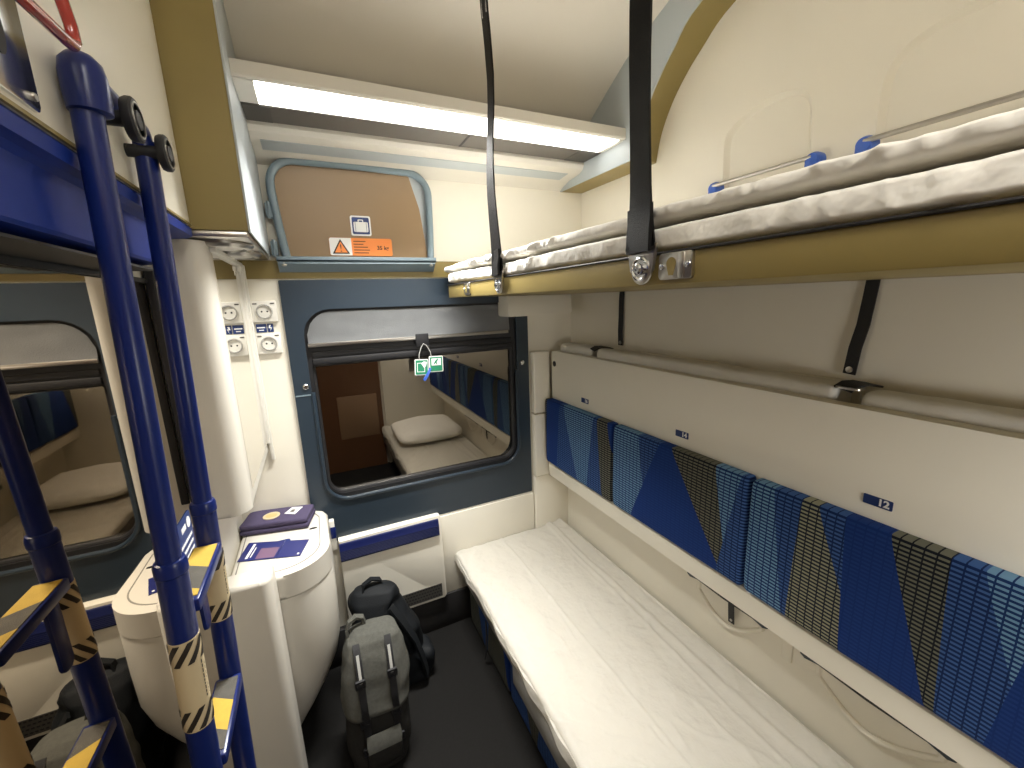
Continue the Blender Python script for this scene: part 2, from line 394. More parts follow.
obj('vent_holes', bm, 'rubber', v)
# skirting panel to the right of the heater and the cream corner post by the seat back
struct('trim_3', B(box, 0.386, 0.838, 1.583, YW, -1.262, -0.893, bev=0.003), 'cream')
corner = struct('trim_4', B(box, 0.842, 1.06, 1.572, YW, -1.262, -0.812, bev=0.003), 'cream')
struct('trim_7', B(box, 0.842, 0.925, 1.562, YW, -0.808, -0.512, bev=0.006), 'cream')
struct('trim_8', B(box, 0.842, 0.925, 1.562, YW, -0.508, -0.228, bev=0.010), 'cream')
bm = bmesh.new(); box(bm, 0.985, 0.992, 1.566, 1.572, -0.865, -0.82, bev=.002)
for z in (-0.832, -0.853): lathe(bm, (0.9885, 1.5665, z), (0, -1, 0), [(0, -.001), (.0055, -.001), (.0055, .002), (0, .003)], 12)
obj('hinge_plate', bm, 'steel', corner)

# ceiling edges on the right: pale blue cheek with ochre soffit following the roof curve
XC = 1.010
edge_in = [(YW, 0.437), (1.30, 0.436), (1.120, 0.435), (1.106, 0.515), (1.082, 0.582), (1.043, 0.632), (1.0, 0.675), (0.905, 0.745), (0.60, 0.805), (0.30, 0.83), (YB, 0.84)]
edge_out = [(YW, 0.439), (1.40, 0.438), (1.162, 0.437), (1.145, 0.51), (1.108, 0.583), (1.060, 0.642), (0.996, 0.696), (0.889, 0.760), (0.62, 0.815), (0.30, 0.835), (YB, 0.84)]
def fine(c): return c[:2] + arch_out(c[2:], 5)
top = [(YB, 0.91), (YW, 0.91)]
bm = bmesh.new(); prism(bm, fine(edge_in) + top, 'x', XC, XC + .005); struct('trim_9', bm, 'pale_blue', flat=True)
bm = bmesh.new(); rings(bm, [[(XC + .0006, p[0], p[1]) for p in fine([(q[0], q[1] + .0004) for q in edge_in]) + top], [(XR + .004, p[0], p[1]) for p in fine(edge_out) + top]]); struct('trim_10', bm, 'olive', ang=30)

# ================================================================== CEILING LIGHT OVER THE WINDOW
cl = thing('ceiling_light', 'long lit strip light in cream housing running above the window', 'ceiling light', (0.46, 1.28, 0.46))
LX0, LX1 = -0.099, XC - .001
hs = [(1.188, 0.540), (1.187, 0.511), (1.190, 0.507), (1.199, 0.507), (1.201, 0.512), (1.43, 0.512), (1.43, 0.55), (1.38, 0.62), (1.25, 0.56)]
bm = bmesh.new(); prism(bm, hs, 'x', LX0, LX1); obj('housing', bm, 'plastic', cl, flat=True)
dpf = [(1.201, 0.5105), (1.201, 0.5060), (1.215, 0.5035), (1.262, 0.5025), (1.308, 0.5035), (1.322, 0.5060), (1.322, 0.5105)]
obj('diffuser', B(prism, dpf, 'x', -0.058, 0.992), 'lamp', cl, flat=True)
obj('end_cover', B(prism, dpf, 'x', LX0, -0.0585), 'white', cl, flat=True)
obj('end_cover', B(prism, dpf, 'x', 0.9925, LX1), 'white', cl, flat=True)
bm = bmesh.new(); box(bm, LX0, LX1, 1.3225, 1.43, 0.504, 0.5115); tr = obj('gear_tray', bm, 'grey_slot', cl, flat=True)
for a, b_ in ((LX0 + .002, -0.035), (0.92, LX1 - .002)):
    obj('tray_end', B(box, a, b_, 1.325, 1.425, 0.5022, 0.504), 'vent', tr, flat=True)
obj('tray_seam', B(box, 0.505, 0.512, 1.328, 1.425, 0.5028, 0.5042), 'dark', tr)
# cream ledge moulding under the tray, with its small grey label field
ld = [(1.428, 0.508), (1.426, 0.494), (1.434, 0.480), (1.455, 0.470), (1.53, 0.463), (1.57, 0.452), (YW, 0.440), (YW, 0.508)]
struct('trim_11', B(prism, ld, 'x', LX0, XC), 'plastic', ang=25)
struct('trim_12', B(prism, [(1.462, 0.4695), (1.525, 0.4635), (1.525, 0.4615), (1.462, 0.4675)], 'x', -0.075, 0.96), 'pale_blue', flat=True)

# ================================================================== LEFT OVERHEAD BOX WITH TWO DOWNLIGHTS
ob = thing('overhead_box', 'olive fronted overhead box above the washbasin with two downlights underneath', 'overhead box', (-0.20, 1.35, 0.16))
bm = bmesh.new(); box(bm, -0.298, -0.1045, 1.104, YW, 0.166, 0.80, bev=0.0); obj('front_panel', bm, 'olive', ob)
bm = bmesh.new(); prism(bm, [(1.102, 0.163), (YW, 0.163), (YW, 0.46), (1.43, 0.56), (1.30, 0.72), (1.102, 0.80)], 'x', -0.1040, -0.0995, bev=0.001); obj('side_panel', bm, 'pale_blue', ob, flat=True)
bm = bmesh.new(); box(bm, -0.296, -0.106, 1.106, 1.598, 0.152, 0.1655, bev=0.003); obj('underside', bm, 'steel', ob)
for y in (1.215, 1.40):
    bm = bmesh.new(); lathe(bm, (-0.178, y, 0.152), (0, 0, -1), [(0.0, 0), (.068, 0), (.070, .006), (.064, .013), (.054, .014), (.050, .009), (0.0, .010)], 32)
    dl = obj('downlight_ring', bm, 'steel', ob)
    bm = bmesh.new(); lathe(bm, (-0.178, y, 0.1425), (0, 0, -1), [(0, 0), (.047, 0), (.046, .002), (0, .004)], 28); obj('lens', bm, 'white', dl)

# ================================================================== MIRRORED WASHBASIN CABINET (upper)
mc = thing('mirror_cabinet', 'cream rounded cabinet with a mirrored side hanging above the washbasin', 'cabinet', (-0.245, 1.36, -0.50))
pl = [(-0.299, 1.60), (-0.299, 1.118), (-0.235, 1.118)] + [(-0.235 + 0.043 * math.sin(a), 1.161 - 0.043 * math.cos(a)) for a in [k * PI / 20 for k in range(1, 11)]] + [(-0.192, 1.60)]
bm = bmesh.new(); prism(bm, pl, 'z', -0.492, 0.148, bev=0.012, seg=3); obj('body', bm, 'plastic', mc)
obj('side_mirror', B(box, -0.192, -0.1895, 1.180, 1.585, -0.452, 0.130), 'mirror2', mc)
bm = bmesh.new(); box(bm, -0.192, -0.182, 1.572, 1.586, -0.455, 0.142, bev=.002); box(bm, -0.192, -0.180, 1.170, 1.586, 0.127, 0.140, bev=.002); obj('mirror_trim', bm, 'white', mc)
bm = bmesh.new(); box(bm, -0.1885, -0.179, 1.520, 1.532, 0.112, 0.127, bev=.002); tube(bm, [(-0.184, 1.526, 0.112), (-0.184, 1.526, 0.104), (-0.184, 1.520, 0.100)], 0.003, 8); obj('catch', bm, 'white', mc)
obj('trim_corner', B(box, -0.1885, -0.176, 1.586, 1.5995, -0.52, 0.135, bev=.003), 'white', mc)
obj('edge_seal', B(box, -0.299, -0.283, 1.098, 1.117, -0.430, 0.085, bev=.003), 'rubber', mc)

# door-height wall mirror behind the ladder
mr = thing('wall_mirror', 'large dark tinted mirror on the left wall behind the blue ladder', 'mirror', (-0.302, 0.36, FLOOR + 0.03))
obj('mirror_glass', B(box, -0.3035, -0.300, YB + .05, 1.098, FLOOR + .03, 0.056), 'mirror', mr)
obj('top_gasket', B(box, -0.3035, -0.294, YB + .05, 1.098, 0.057, 0.066), 'rubber', mr)
sg = obj('notice_sign', B(prism, rrect(0.975, 1.075, -0.535, -0.430, 0.01), 'x', -0.2995, -0.2985), 'sign_blue', mr, flat=True); sg['label'] = 'small navy notice with white pictograms'
bm = bmesh.new(); lathe(bm, (-0.2984, 1.055, -0.452), (1, 0, 0), [(0, 0), (.012, 0), (.012, .0005), (0, .0005)], 16)
box(bm, -0.2984, -0.298, 1.005, 1.035, -0.458, -0.446)
for k in range(3): box(bm, -0.2984, -0.298, 0.985, 1.065, -0.485 - .016 * k, -0.479 - .016 * k)
obj('pictogram', bm, 'sign_white', sg, flat=True)

# ================================================================== WASHBASIN UNIT (lower)
wb = thing('washbasin_unit', 'cream corner washbasin unit with its rounded lid closed, beside the blue ladder', 'washbasin', (-0.2, 1.40, FLOOR))
def corner(x0, x1, y0, y1, r, n=12):
    return [(x0, y1), (x0, y0)] + [(x1 - r + r * math.sin(a), y0 + r - r * math.cos(a)) for a in [k * PI / 2 / n for k in range(n + 1)]] + [(x1, y1 - 0.05), (x1 - 0.012, y1 - 0.02), (x1 - 0.04, y1)]
bm = bmesh.new(); prism(bm, corner(-0.299, -0.036, 1.214, 1.597, 0.125), 'z', -0.812, -0.740, bev=0.014, seg=4); lid = obj('lid', bm, 'plastic', wb)
io = corner(-0.285, -0.062, 1.245, 1.580, 0.105); ii = [(x + (0.003 if x < -0.17 else -0.003), y + (0.003 if y < 1.4 else -0.003)) for x, y in io]
bm = bmesh.new(); frame_prism(bm, io, ii, 'z', -0.7405, -0.7392); obj('lid_groove', bm, 'grey_board', lid, flat=True)
bm = bmesh.new(); prism(bm, [(-0.083 + 0.013 * math.cos(a), 1.452 + 0.006 * math.sin(a)) for a in [k * PI / 8 for k in range(16)]], 'z', -0.7402, -0.7390); obj('finger_hole', bm, 'rubber', lid)
ic = obj('lid_sign', B(prism, rrect(-0.222, -0.150, 1.350, 1.422, 0.010), 'z', -0.7400, -0.7391), 'sign_blue', lid, flat=True); ic['label'] = 'blue square pictogram sticker'
bm = bmesh.new(); prism(bm, [(-0.213, 1.395), (-0.205, 1.412), (-0.195, 1.412), (-0.198, 1.395), (-0.190, 1.378), (-0.203, 1.372)], 'z', -0.7391, -0.7388)
prism(bm, [(-0.185, 1.405), (-0.165, 1.412), (-0.158, 1.395), (-0.170, 1.38), (-0.182, 1.388)], 'z', -0.7391, -0.7388); obj('pictogram', bm, 'sign_white', ic, flat=True)
# tapering basin body
R = []
for z, s, dx in [(-0.815, 0.985, 0), (-0.83, 1.0, 0), (-0.95, 1.0, 0), (-1.05, 0.99, 0), (-1.12, 0.93, 0), (-1.20, 0.80, 0), (-1.28, 0.64, 0), (-1.36, 0.46, 0), (FLOOR, 0.34, 0)]:
    R.append([(-0.299 + (x + 0.299) * s, 1.597 + (y - 1.597) * (0.62 + 0.38 * s if z < -1.0 else 1), z) for x, y in corner(-0.299, -0.036, 1.216, 1.597, 0.125)])
bm = bmesh.new(); rings(bm, R); obj('basin_body', bm, 'plastic', wb)
pf = [(-0.299, 1.212), (-0.299, 1.135)] + [(-0.178 - .026 + .026 * math.sin(a), 1.135 + .026 - .026 * math.cos(a)) for a in [k * PI / 16 for k in range(9)]] + [(-0.178, 1.212)]
bm = bmesh.new(); prism(bm, pf, 'z', FLOOR, -0.692, bev=0.013, seg=4); obj('side_panel', bm, 'plastic', wb)
bm = bmesh.new(); box(bm, -0.036, -0.018, 1.552, 1.575, -0.90, -0.78, bev=.004); obj('pipe_cover', bm, 'white', wb)
bm = bmesh.new(); box(bm, -0.034, -0.016, 1.549, 1.552, -0.85, -0.805, bev=.001); obj('blue_tag', bm, 'blue', wb)

# leaflet and folded towel on the lid
lf = thing('leaflet', 'open dark blue leaflet lying on the washbasin lid', 'leaflet', (-0.19, 1.375, -0.739))
def leafpt(u, v):      # u across (left to right), v depth
    A, Bq, C_, D = Vector((-0.289, 1.352)), Vector((-0.119, 1.295)), Vector((-0.095, 1.381)), Vector((-0.270, 1.452))
    p = (A * (1 - u) + Bq * u) * (1 - v) + (D * (1 - u) + C_ * u) * v
    return p
def leafpoly(u0, u1, v0, v1): return [tuple(leafpt(u, v)) for u, v in ((u0, v0), (u1, v0), (u1, v1), (u0, v1))]
obj('cover_page', B(prism, leafpoly(0, .60, 0, 1), 'z', -0.7388, -0.7372), 'leaf', lf, flat=True)
obj('back_page', B(prism, leafpoly(.605, 1, 0, 1), 'z', -0.7388, -0.7376), 'leaf', lf, flat=True)
obj('cover_picture', B(prism, leafpoly(.27, .57, .05, .62), 'z', -0.7372, -0.7369), 'peach', lf, flat=True)
bm = bmesh.new(); prism(bm, leafpoly(.10, .14, .1, .9), 'z', -0.7372, -0.7369); prism(bm, leafpoly(.17, .185, .15, .7), 'z', -0.7372, -0.7369); prism(bm, leafpoly(.93, .96, .1, .18), 'z', -0.7376, -0.7373)
obj('print', bm, 'sign_white', lf, flat=True)

tw = thing('folded_towel', 'folded plum towel with a round badge and a white tag on the washbasin lid', 'towel', (-0.19, 1.53, -0.739))
ang = -0.22; ca, sa = math.cos(ang), math.sin(ang)
def trot(x, y, z):
    X, Y = x * ca - y * sa, x * sa + y * ca
    return (-0.188 + X, 1.536 + Y, z)
def towel(bm, hx, hy, z0, z1, seed):
    def fn(x, y, z):
        X, Y, Z = trot(x, y, z)
        return (X + .002 * nz(X, Y, Z, 14, seed), Y + .002 * nz(Y, X, Z, 14, seed), Z + (.002 * nz(X, Y, 0, 18, seed) if z > z0 + .004 else 0))
    soft(bm, -hx, hx, -hy, hy, z0, z1, n=7, ny=14, seg=32, er=0.008, fn=fn)
# turn so the long side lies along x: loft runs along y
bm = bmesh.new(); towel(bm, 0.106, 0.056, -0.7375, -0.719, 1); obj('lower_fold', bm, 'plum', tw)
bm = bmesh.new(); towel(bm, 0.104, 0.054, -0.7195, -0.700, 2); obj('upper_fold', bm, 'plum', tw)
def tp(x, y): a = trot(x, y, 0); return (a[0], a[1])
bm = bmesh.new(); prism(bm, [tp(-0.018 + .026 * math.cos(a), -0.008 + .026 * math.sin(a)) for a in [k * PI / 12 for k in range(24)]], 'z', -0.7000, -0.6975); bd = obj('badge', bm, 'stick', tw, flat=True)
bm = bmesh.new(); prism(bm, [tp(-0.018 + .019 * math.cos(a), -0.008 + .015 * math.sin(a)) for a in [k * PI / 6 for k in range(12)]], 'z', -0.6975, -0.6971); obj('badge_print', bm, 'gold', bd, flat=True)
bm = bmesh.new(); prism(bm, [tp(*p) for p in ((0.022, -0.005), (0.058, -0.018), (0.072, 0.030), (0.036, 0.036))], 'z', -0.7000, -0.6975); tg = obj('white_tag', bm, 'sign_white', tw, flat=True)
bm = bmesh.new(); prism(bm, [tp(*p) for p in ((0.036, 0.000), (0.050, -0.004), (0.054, 0.014), (0.042, 0.018))], 'z', -0.6975, -0.6971); obj('tag_print', bm, 'grey_slot', tg, flat=True)

# ================================================================== SOCKETS BESIDE THE WINDOW
def socket(z, label, x=-0.140):
    t = thing('power_socket', label, 'socket', (x, YW, z), 'wall sockets left of the window')
    obj('face_plate', B(box, x - .036, x + .036, 1.588, YW, z - .034, z + .034, bev=.003), 'white', t)
    bm = bmesh.new(); lathe(bm, (x, 1.589, z), (0, -1, 0), [(.024, 0), (.024, .006), (.021, .007), (.0195, .006), (.019, .0006), (0, .0006)], 28); c = obj('socket_well', bm, 'socket_grey', t)
    for dx in (-.008, .008):
        bm = bmesh.new(); lathe(bm, (x + dx, 1.5884, z), (0, -1, 0), [(0, 0), (.0028, 0), (.0028, .0008), (0, .0008)], 10); obj('pin_hole', bm, 'rubber', c)
    for q in (-1, 1):
        obj('usb_slot', B(box, x + q * .025 - .006, x + q * .025 + .006, 1.5868, 1.5885, z + .0235, z + .0275), 'grey_slot', t)
socket(-0.012, 'white wall socket above the small blue sign, left of the window')
socket(-0.117, 'white wall socket below the small blue sign, left of the window')
ss = thing('socket_sign', 'small navy sign with white print between the two wall sockets', 'sign', (-0.137, YW, -0.082))
obj('text_panel', B(box, -0.172, -0.142, 1.597, 1.5995, -0.080, -0.052, bev=.0005), 'sign_blue', ss)
obj('symbol_panel', B(box, -0.139, -0.122, 1.597, 1.5995, -0.080, -0.052, bev=.0005), 'sign_blue', ss)
bm = bmesh.new(); box(bm, -0.169, -0.146, 1.5965, 1.597, -0.066, -0.062); box(bm, -0.164, -0.150, 1.5965, 1.597, -0.074, -0.071)
prism(bm, [(-0.134, -0.056), (-0.128, -0.056), (-0.131, -0.064), (-0.126, -0.064), (-0.132, -0.078), (-0.130, -0.067), (-0.136, -0.067)], 'y', 1.5965, 1.597); obj('print', bm, 'sign_white', ss, flat=True)

# ================================================================== LUGGAGE FLAP ABOVE THE WINDOW
fl = thing('luggage_flap', 'brown luggage flap in a blue-grey tube frame above the window', 'luggage flap', (0.18, 1.575, 0.14))
out = [(-0.052, 0.158), (-0.062, 0.25), (-0.070, 0.35)] + [(-0.070 + 0.075 - 0.075 * math.cos(a), 0.380 + 0.072 * math.sin(a)) for a in [k * PI / 20 for k in range(0, 11)]] + \
      [(0.20, 0.453), (0.355, 0.448)] + [(0.355 + 0.075 * math.sin(a), 0.376 + 0.072 * math.cos(a)) for a in [k * PI / 20 for k in range(1, 11)]] + [(0.428, 0.27), (0.423, 0.158)]
obj('frame_tube', B(tube, [(p[0], 1.570, p[1]) for p in out], 0.0125, 12), 'tube', fl)
inn = [(x * 0.985 + .002, z - (.004 if z > .3 else 0)) for x, z in out]
pan = [q for q in inn if q[0] < 0.372] + [(0.362, 0.446), (0.395, 0.33), (0.415, 0.158)]
obj('board', B(prism, pan, 'y', 1.576, 1.582), 'brown', fl, flat=True)
bm = bmesh.new(); prism(bm, inn, 'y', 1.584, 1.588); obj('backing_sheet', bm, 'pale_blue', fl, flat=True)
bm = bmesh.new(); box(bm, -0.082, 0.440, 1.556, 1.584, 0.143, 0.151, bev=.002); box(bm, -0.082, 0.440, 1.556, 1.561, 0.143, 0.160, bev=.002)
prism(bm, [(1.557, 0.138), (1.590, 0.112), (1.594, 0.114), (1.560, 0.143)], 'x', -0.080, 0.435); obj('bottom_bar', bm, 'tube', fl)
for x in (-0.062, 0.421):
    bm = bmesh.new(); lathe(bm, (x, 1.566, 0.142), (0, 0, -1), [(0, 0), (.008, 0), (.008, .010), (.004, .013), (0, .013)], 14); obj('bolt', bm, 'steel', fl)
for z in (0.185, 0.30):
    bm = bmesh.new(); box(bm, -0.094, -0.074, 1.564, 1.592, z - .022, z + .022, bev=.003); lathe(bm, (-0.084, 1.566, z - .026), (0, 0, 1), [(0, 0), (.005, 0), (.005, .052), (0, .052)], 12); obj('hinge', bm, 'tube', fl)
lg = obj('luggage_sign', B(prism, rrect(0.154, 0.220, 0.232, 0.297, 0.006), 'y', 1.5735, 1.576), 'sign_white', fl, flat=True); lg['label'] = 'square blue sign with a white suitcase'
bq = obj('sign_field', B(prism, rrect(0.159, 0.215, 0.237, 0.292, 0.004), 'y', 1.5727, 1.5735), 'sign_blue', lg, flat=True)
bm = bmesh.new(); prism(bm, rrect(0.1635, 0.2105, 0.244, 0.277, 0.004), 'y', 1.5718, 1.5727); frame_prism(bm, rrect(0.178, 0.196, 0.275, 0.285, 0.003), rrect(0.181, 0.193, 0.275, 0.282, 0.002), 'y', 1.5718, 1.5727); su = obj('suitcase', bm, 'sign_white', bq, flat=True)
su.parent = lg
for x in (0.1685, 0.2045): obj('suitcase_line', B(box, x, x + .0012, 1.5712, 1.5718, 0.244, 0.277), 'sign_blue', lg, flat=True)
wg = obj('weight_sign', B(prism, rrect(0.080, 0.286, 0.166, 0.224, 0.006), 'y', 1.5735, 1.576), 'orange', fl, flat=True); wg['label'] = 'orange weight sign reading 35 kg'
obj('white_field', B(prism, rrect(0.0805, 0.150, 0.1665, 0.2235, (0.006, 0, 0, 0.006)), 'y', 1.5728, 1.5737), 'sign_white', wg, flat=True)
bm = bmesh.new(); prism(bm, [(0.0875, 0.1715), (0.1425, 0.1715), (0.115, 0.2195)], 'y', 1.5722, 1.5728); obj('triangle_edge', bm, 'ink', wg, flat=True)
bm = bmesh.new(); prism(bm, [(0.0945, 0.1755), (0.1355, 0.1755), (0.115, 0.2115)], 'y', 1.5716, 1.5722); obj('triangle', bm, 'orange', wg, flat=True)
text('exclamation_mark', '!', 0.036, (0.115, 1.5714, 0.1885), FACE_Y, 'ink', wg)
text('weight_text', '35 kg', 0.0185, (0.254, 1.5733, 0.192), FACE_Y, 'ink', wg, bold=0.0004)
bm = bmesh.new()
for k, w in enumerate((.040, .032, .046, .052, .048)): box(bm, 0.157, 0.157 + w, 1.5731, 1.5735, 0.212 - k * .0095, 0.2145 - k * .0095)
obj('small_print', bm, 'ink', wg, flat=True)

# ================================================================== ESCAPE TAGS HANGING AT THE WINDOW
def esc(x0, x1, z0, z1, label, kind, tilt):
    t = thing('escape_tag', label, 'tag', ((x0 + x1) / 2, 1.575, z0), 'green escape tags at the window')
    c = Matrix.Rotation(tilt, 4, 'Y'); mid = Vector(((x0 + x1) / 2, 1.575, (z0 + z1) / 2))
    def put(bm): bmesh.ops.transform(bm, matrix=Matrix.Translation(mid) @ c @ Matrix.Translation(-mid), verts=bm.verts); return bm
    obj('plate', put(B(prism, rrect(x0, x1, z0, z1, .004), 'y', 1.574, 1.577)), 'sign_white', t, flat=True)
    obj('green_field', put(B(prism, rrect(x0 + .003, x1 - .003, z0 + .003, z1 - .003, .003), 'y', 1.5732, 1.574)), 'green', t, flat=True)
    bm = bmesh.new()
    if kind == 0:
        frame_prism(bm, rrect(x0 + .009, x1 - .014, z0 + .012, z1 - .013, .001), rrect(x0 + .011, x1 - .016, z0 + .014, z1 - .015, .001), 'y', 1.5725, 1.5732)
        prism(bm, [(x0 + .024, z1 - .016), (x0 + .034, z1 - .008), (x1 - .006, z1 - .010), (x1 - .010, z1 - .026), (x1 - .018, z1 - .032), (x0 + .030, z1 - .024)], 'y', 1.5722, 1.5730)
    else:
        box(bm, x0 + .009, x1 - .009, 1.5725, 1.5732, z1 - .036, z1 - .009)
    obj('pictogram', put(bm), 'sign_white', t, flat=True)
    if kind:
        bm = bmesh.new(); cx, cz = (x0 + x1) / 2, z1 - .022
        prism(bm, [(cx - .004, cz + .004), (cx + .001, cz + .009), (cx + .006, cz + .004), (cx + .001, cz - .001), (cx + .005, cz - .011), (cx + .001, cz - .011), (cx - .002, cz - .004), (cx - .009, cz - .011), (cx - .011, cz - .008)], 'y', 1.5718, 1.5725)
        lathe(bm, (cx + .005, 1.5725, cz + .009), (0, -1, 0), [(0, 0), (.003, 0), (.003, .0006), (0, .0006)], 10); obj('running_figure', put(bm), 'green', t, flat=True)
esc(0.331, 0.384, -0.277, -0.216, 'green escape tag with a hand pictogram, the left one hanging on the window', 0, 0.06)
esc(0.388, 0.443, -0.270, -0.208, 'green escape tag with a running figure, the right one hanging on the window', 1, 0.03)
bm = bmesh.new(); tube(bm, [(0.350, 1.573, -0.218), (0.352, 1.574, -0.195), (0.362, 1.577, -0.170), (0.372, 1.5775, -0.156), (0.384, 1.577, -0.165), (0.396, 1.574, -0.190), (0.398, 1.573, -0.212)], 0.0014, 6)
hc = tag(obj('hanging_cord', bm, 'silver_web', base=(0.37, 1.575, -0.156)), 'thin cord looped over the blind clip holding the green tags', 'cord')
bm = bmesh.new(); ribbon(bm, [(0.390, 1.569, -0.252), (0.382, 1.568, -0.268), (0.372, 1.568, -0.284), (0.362, 1.569, -0.298)], (0.8, 0, 0.6), [.007, .010, .011, .011], .004)
obj('seal_clip', bm, 'clip', hc)['label'] = 'small blue plastic seal'

# ================================================================== UPPER BERTH, RIGHT
BX, BY0, BY1 = 0.462, YB + .04, 1.500
ub = thing('upper_berth', 'upper berth with an olive edge hanging on two belts on the right', 'bunk', (0.77, 0.55, 0.015))
bm = bmesh.new(); box(bm, BX, 1.056, BY0, BY1, 0.0125, 0.056, bev=.002); obj('frame', bm, 'olive', ub)
bm = bmesh.new(); tube(bm, [(BX - .002, BY0, 0.0565), (BX - .002, BY1, 0.0565)], 0.0022, 8); obj('edge_bead', bm, 'rubber', ub)
def catch(y, w=.058, key=True):
    pts = rrect(y - w / 2, y + w / 2, 0.019, 0.055, .005)
    c = obj('catch_plate', B(prism, pts, 'x', BX - .006, BX, bev=.001), 'steel', ub)
    obj('catch_ridge', B(box, BX - .009, BX - .004, y - w * .30, y - w * .12, 0.020, 0.054, bev=.002), 'steel', c)
    if key:
        bm = bmesh.new(); kp = [(y + .006 + .0085 * math.cos(a), 0.0405 + .0085 * math.sin(a)) for a in [-0.35 + k * (PI + .7) / 12 for k in range(13)]] + [(y + .002, 0.0245), (y + .010, 0.0245)]
        prism(bm, kp, 'x', BX - .0066, BX - .0058); obj('keyhole', bm, 'olive', c, flat=True)
    for q in (y - w * .40, y + w * .38):
        bm = bmesh.new(); lathe(bm, (BX - .006, q, 0.037), (-1, 0, 0), [(0, 0), (.0045, 0), (.004, .002), (.002, .0022), (.0018, .001), (0, .001)], 14)
        obj('rivet', bm, 'chrome', c)
catch(0.432); catch(1.285, .05)

def safety(y, lab, ztop):
    t = thing('safety_belt', lab, 'belt', (BX - .006, y, 0.02), 'belts holding up the upper berth')
    prof = []
    for k in range(15): a = PI + k * PI / 14; prof.append((y + .021 * math.cos(a), 0.035 + .021 * math.sin(a)))
    prof += [(y + .029, 0.062), (y + .029, 0.072), (y - .029, 0.072), (y - .029, 0.062)]
    p = obj('buckle_plate', B(prism, prof, 'x', BX - .012, BX - .007, bev=.002), 'steel', t)
    bm = bmesh.new(); lathe(bm, (BX - .012, y, 0.037), (-1, 0, 0), [(.018, -.001), (.018, .002), (.0155, .003), (.013, .001), (.009, .001), (.0085, .007), (.006, .009), (.003, .009), (.0028, .005), (0, .005)], 24); obj('bolt', bm, 'chrome', p)
    pts, w = [], []
    zs = [0.066, 0.085, 0.105, 0.125, 0.15, 0.2, 0.26, 0.32, 0.38, 0.42, 0.46, 0.52, 0.6, 0.67, 0.72, ztop]
    for z in zs:
        s = (z - .066) / (ztop - .066)
        tw_ = 0.10 + (0.9 * math.sin(PI * min(1, s * 1.15)) if False else 0)
        pts.append((BX - .016 + .004 * math.sin(s * 9 + y), y + .008 * math.sin(s * 6.0) * (1 if y < .7 else .6), z)); w.append(0.052 - (.019 if y < .7 else .016) * min(1, s * 1.8))
    wv = [(-0.15 + ((.30 * math.sin(PI * min(1, i / 9))) if y < .7 else .16 * math.sin(PI * min(1, i / 22))), 1, 0) for i in range(len(zs))]
    bl_ = obj('belt_webbing', B(ribbon, pts, wv, w, .0035), 'strap', t)
    obj('sewn_end', B(ribbon, [(BX - .018, y, 0.060), (BX - .0175, y, 0.085), (pts[2][0] - .001, pts[2][1], 0.105), (pts[3][0] - .001, pts[3][1], 0.125)], (0.12, 1, 0), .0535, .006), 'strap', bl_)
    if y > .7:
        q = pts[-1]
        bm = bmesh.new()
        for s in (-1, 1): tube(bm, [(q[0], q[1] + s * .012, q[2] - .004), (q[0], q[1] + s * .013, q[2] + .06), (q[0], q[1] + s * .011, 0.82)], .003, 8)
        obj('wire_loop', bm, 'chrome', t)
    return t
safety(0.491, 'wide black belt holding the upper berth, the one nearer the camera', 0.862)
safety(1.020, 'thin looking black belt holding the upper berth near the window', 0.650)

# upper mattress and folded duvet
def wr(seed, amp, sy=1.0):
    def fn(x, y, z):
        # short slanting creases running up the front face, soft lumps on top
        t = y * 1.0 + (z - .08) * 1.3 + .03 * nz(y, z, 0, 5, seed + 8)
        c1 = 1 - min(1, abs(nz(t, 0, seed, 17, seed)) * 4.5); c2 = 1 - min(1, abs(nz(t * 1.9 - z * 3, .3, seed, 19, seed + 3)) * 4)
        gate = max(0, .35 + nz(y, 0, seed, 4, seed + 6))
        fold = amp * ((c1 * 1.2 + c2 * .7) * gate + .9 * nz(y, z * 2, x, 12, seed))
        low = .006 * (nz(y, 0, x * .5, 3.0, 6) + .6)
        if x < .56: return (x - fold, y, z + low)
        return (x, y, z + low + (.7 * fold if z > .09 else 0))
    return fn
bm = bmesh.new(); soft(bm, BX - .002, 1.108, BY0 + .02, BY1 - .012, 0.0565, 0.095, n=7, ny=420, seg=84, er=.022, fn=wr(1, .0085))
tag(obj('berth_mattress', bm, 'sheet', base=(0.75, 0.55, 0.058), ang=60), 'thin white sheeted mattress lying on the upper berth', 'mattress')
def dv(x, y, z):
    # folded cover: sags down towards the window end
    X, Y, Z = wr(2, .0085)(x, y, z)
    return (X + .005 * nz(y, 0, 0, 3.5, 4), Y, Z - (.012 * min(1, max(0, (x - .55) / .3)) if z > .11 else 0))
bm = bmesh.new(); soft(bm, BX + .002, 1.10, BY0 + .05, 1.568, 0.0965, 0.1255, n=4.5, ny=420, seg=84, er=.03, fn=dv)
tag(obj('folded_duvet', bm, 'sheet', base=(0.75, 0.55, 0.1), ang=60), 'crumpled white duvet folded on top of the upper mattress', 'duvet')
# cream block on the window wall carrying the berth end
struct('trim_13', B(prism, rrect(0.700, 1.000, -0.070, 0.012, (.010, .010, 0, 0)), 'y', 1.500, YW, bev=.005), 'cream')

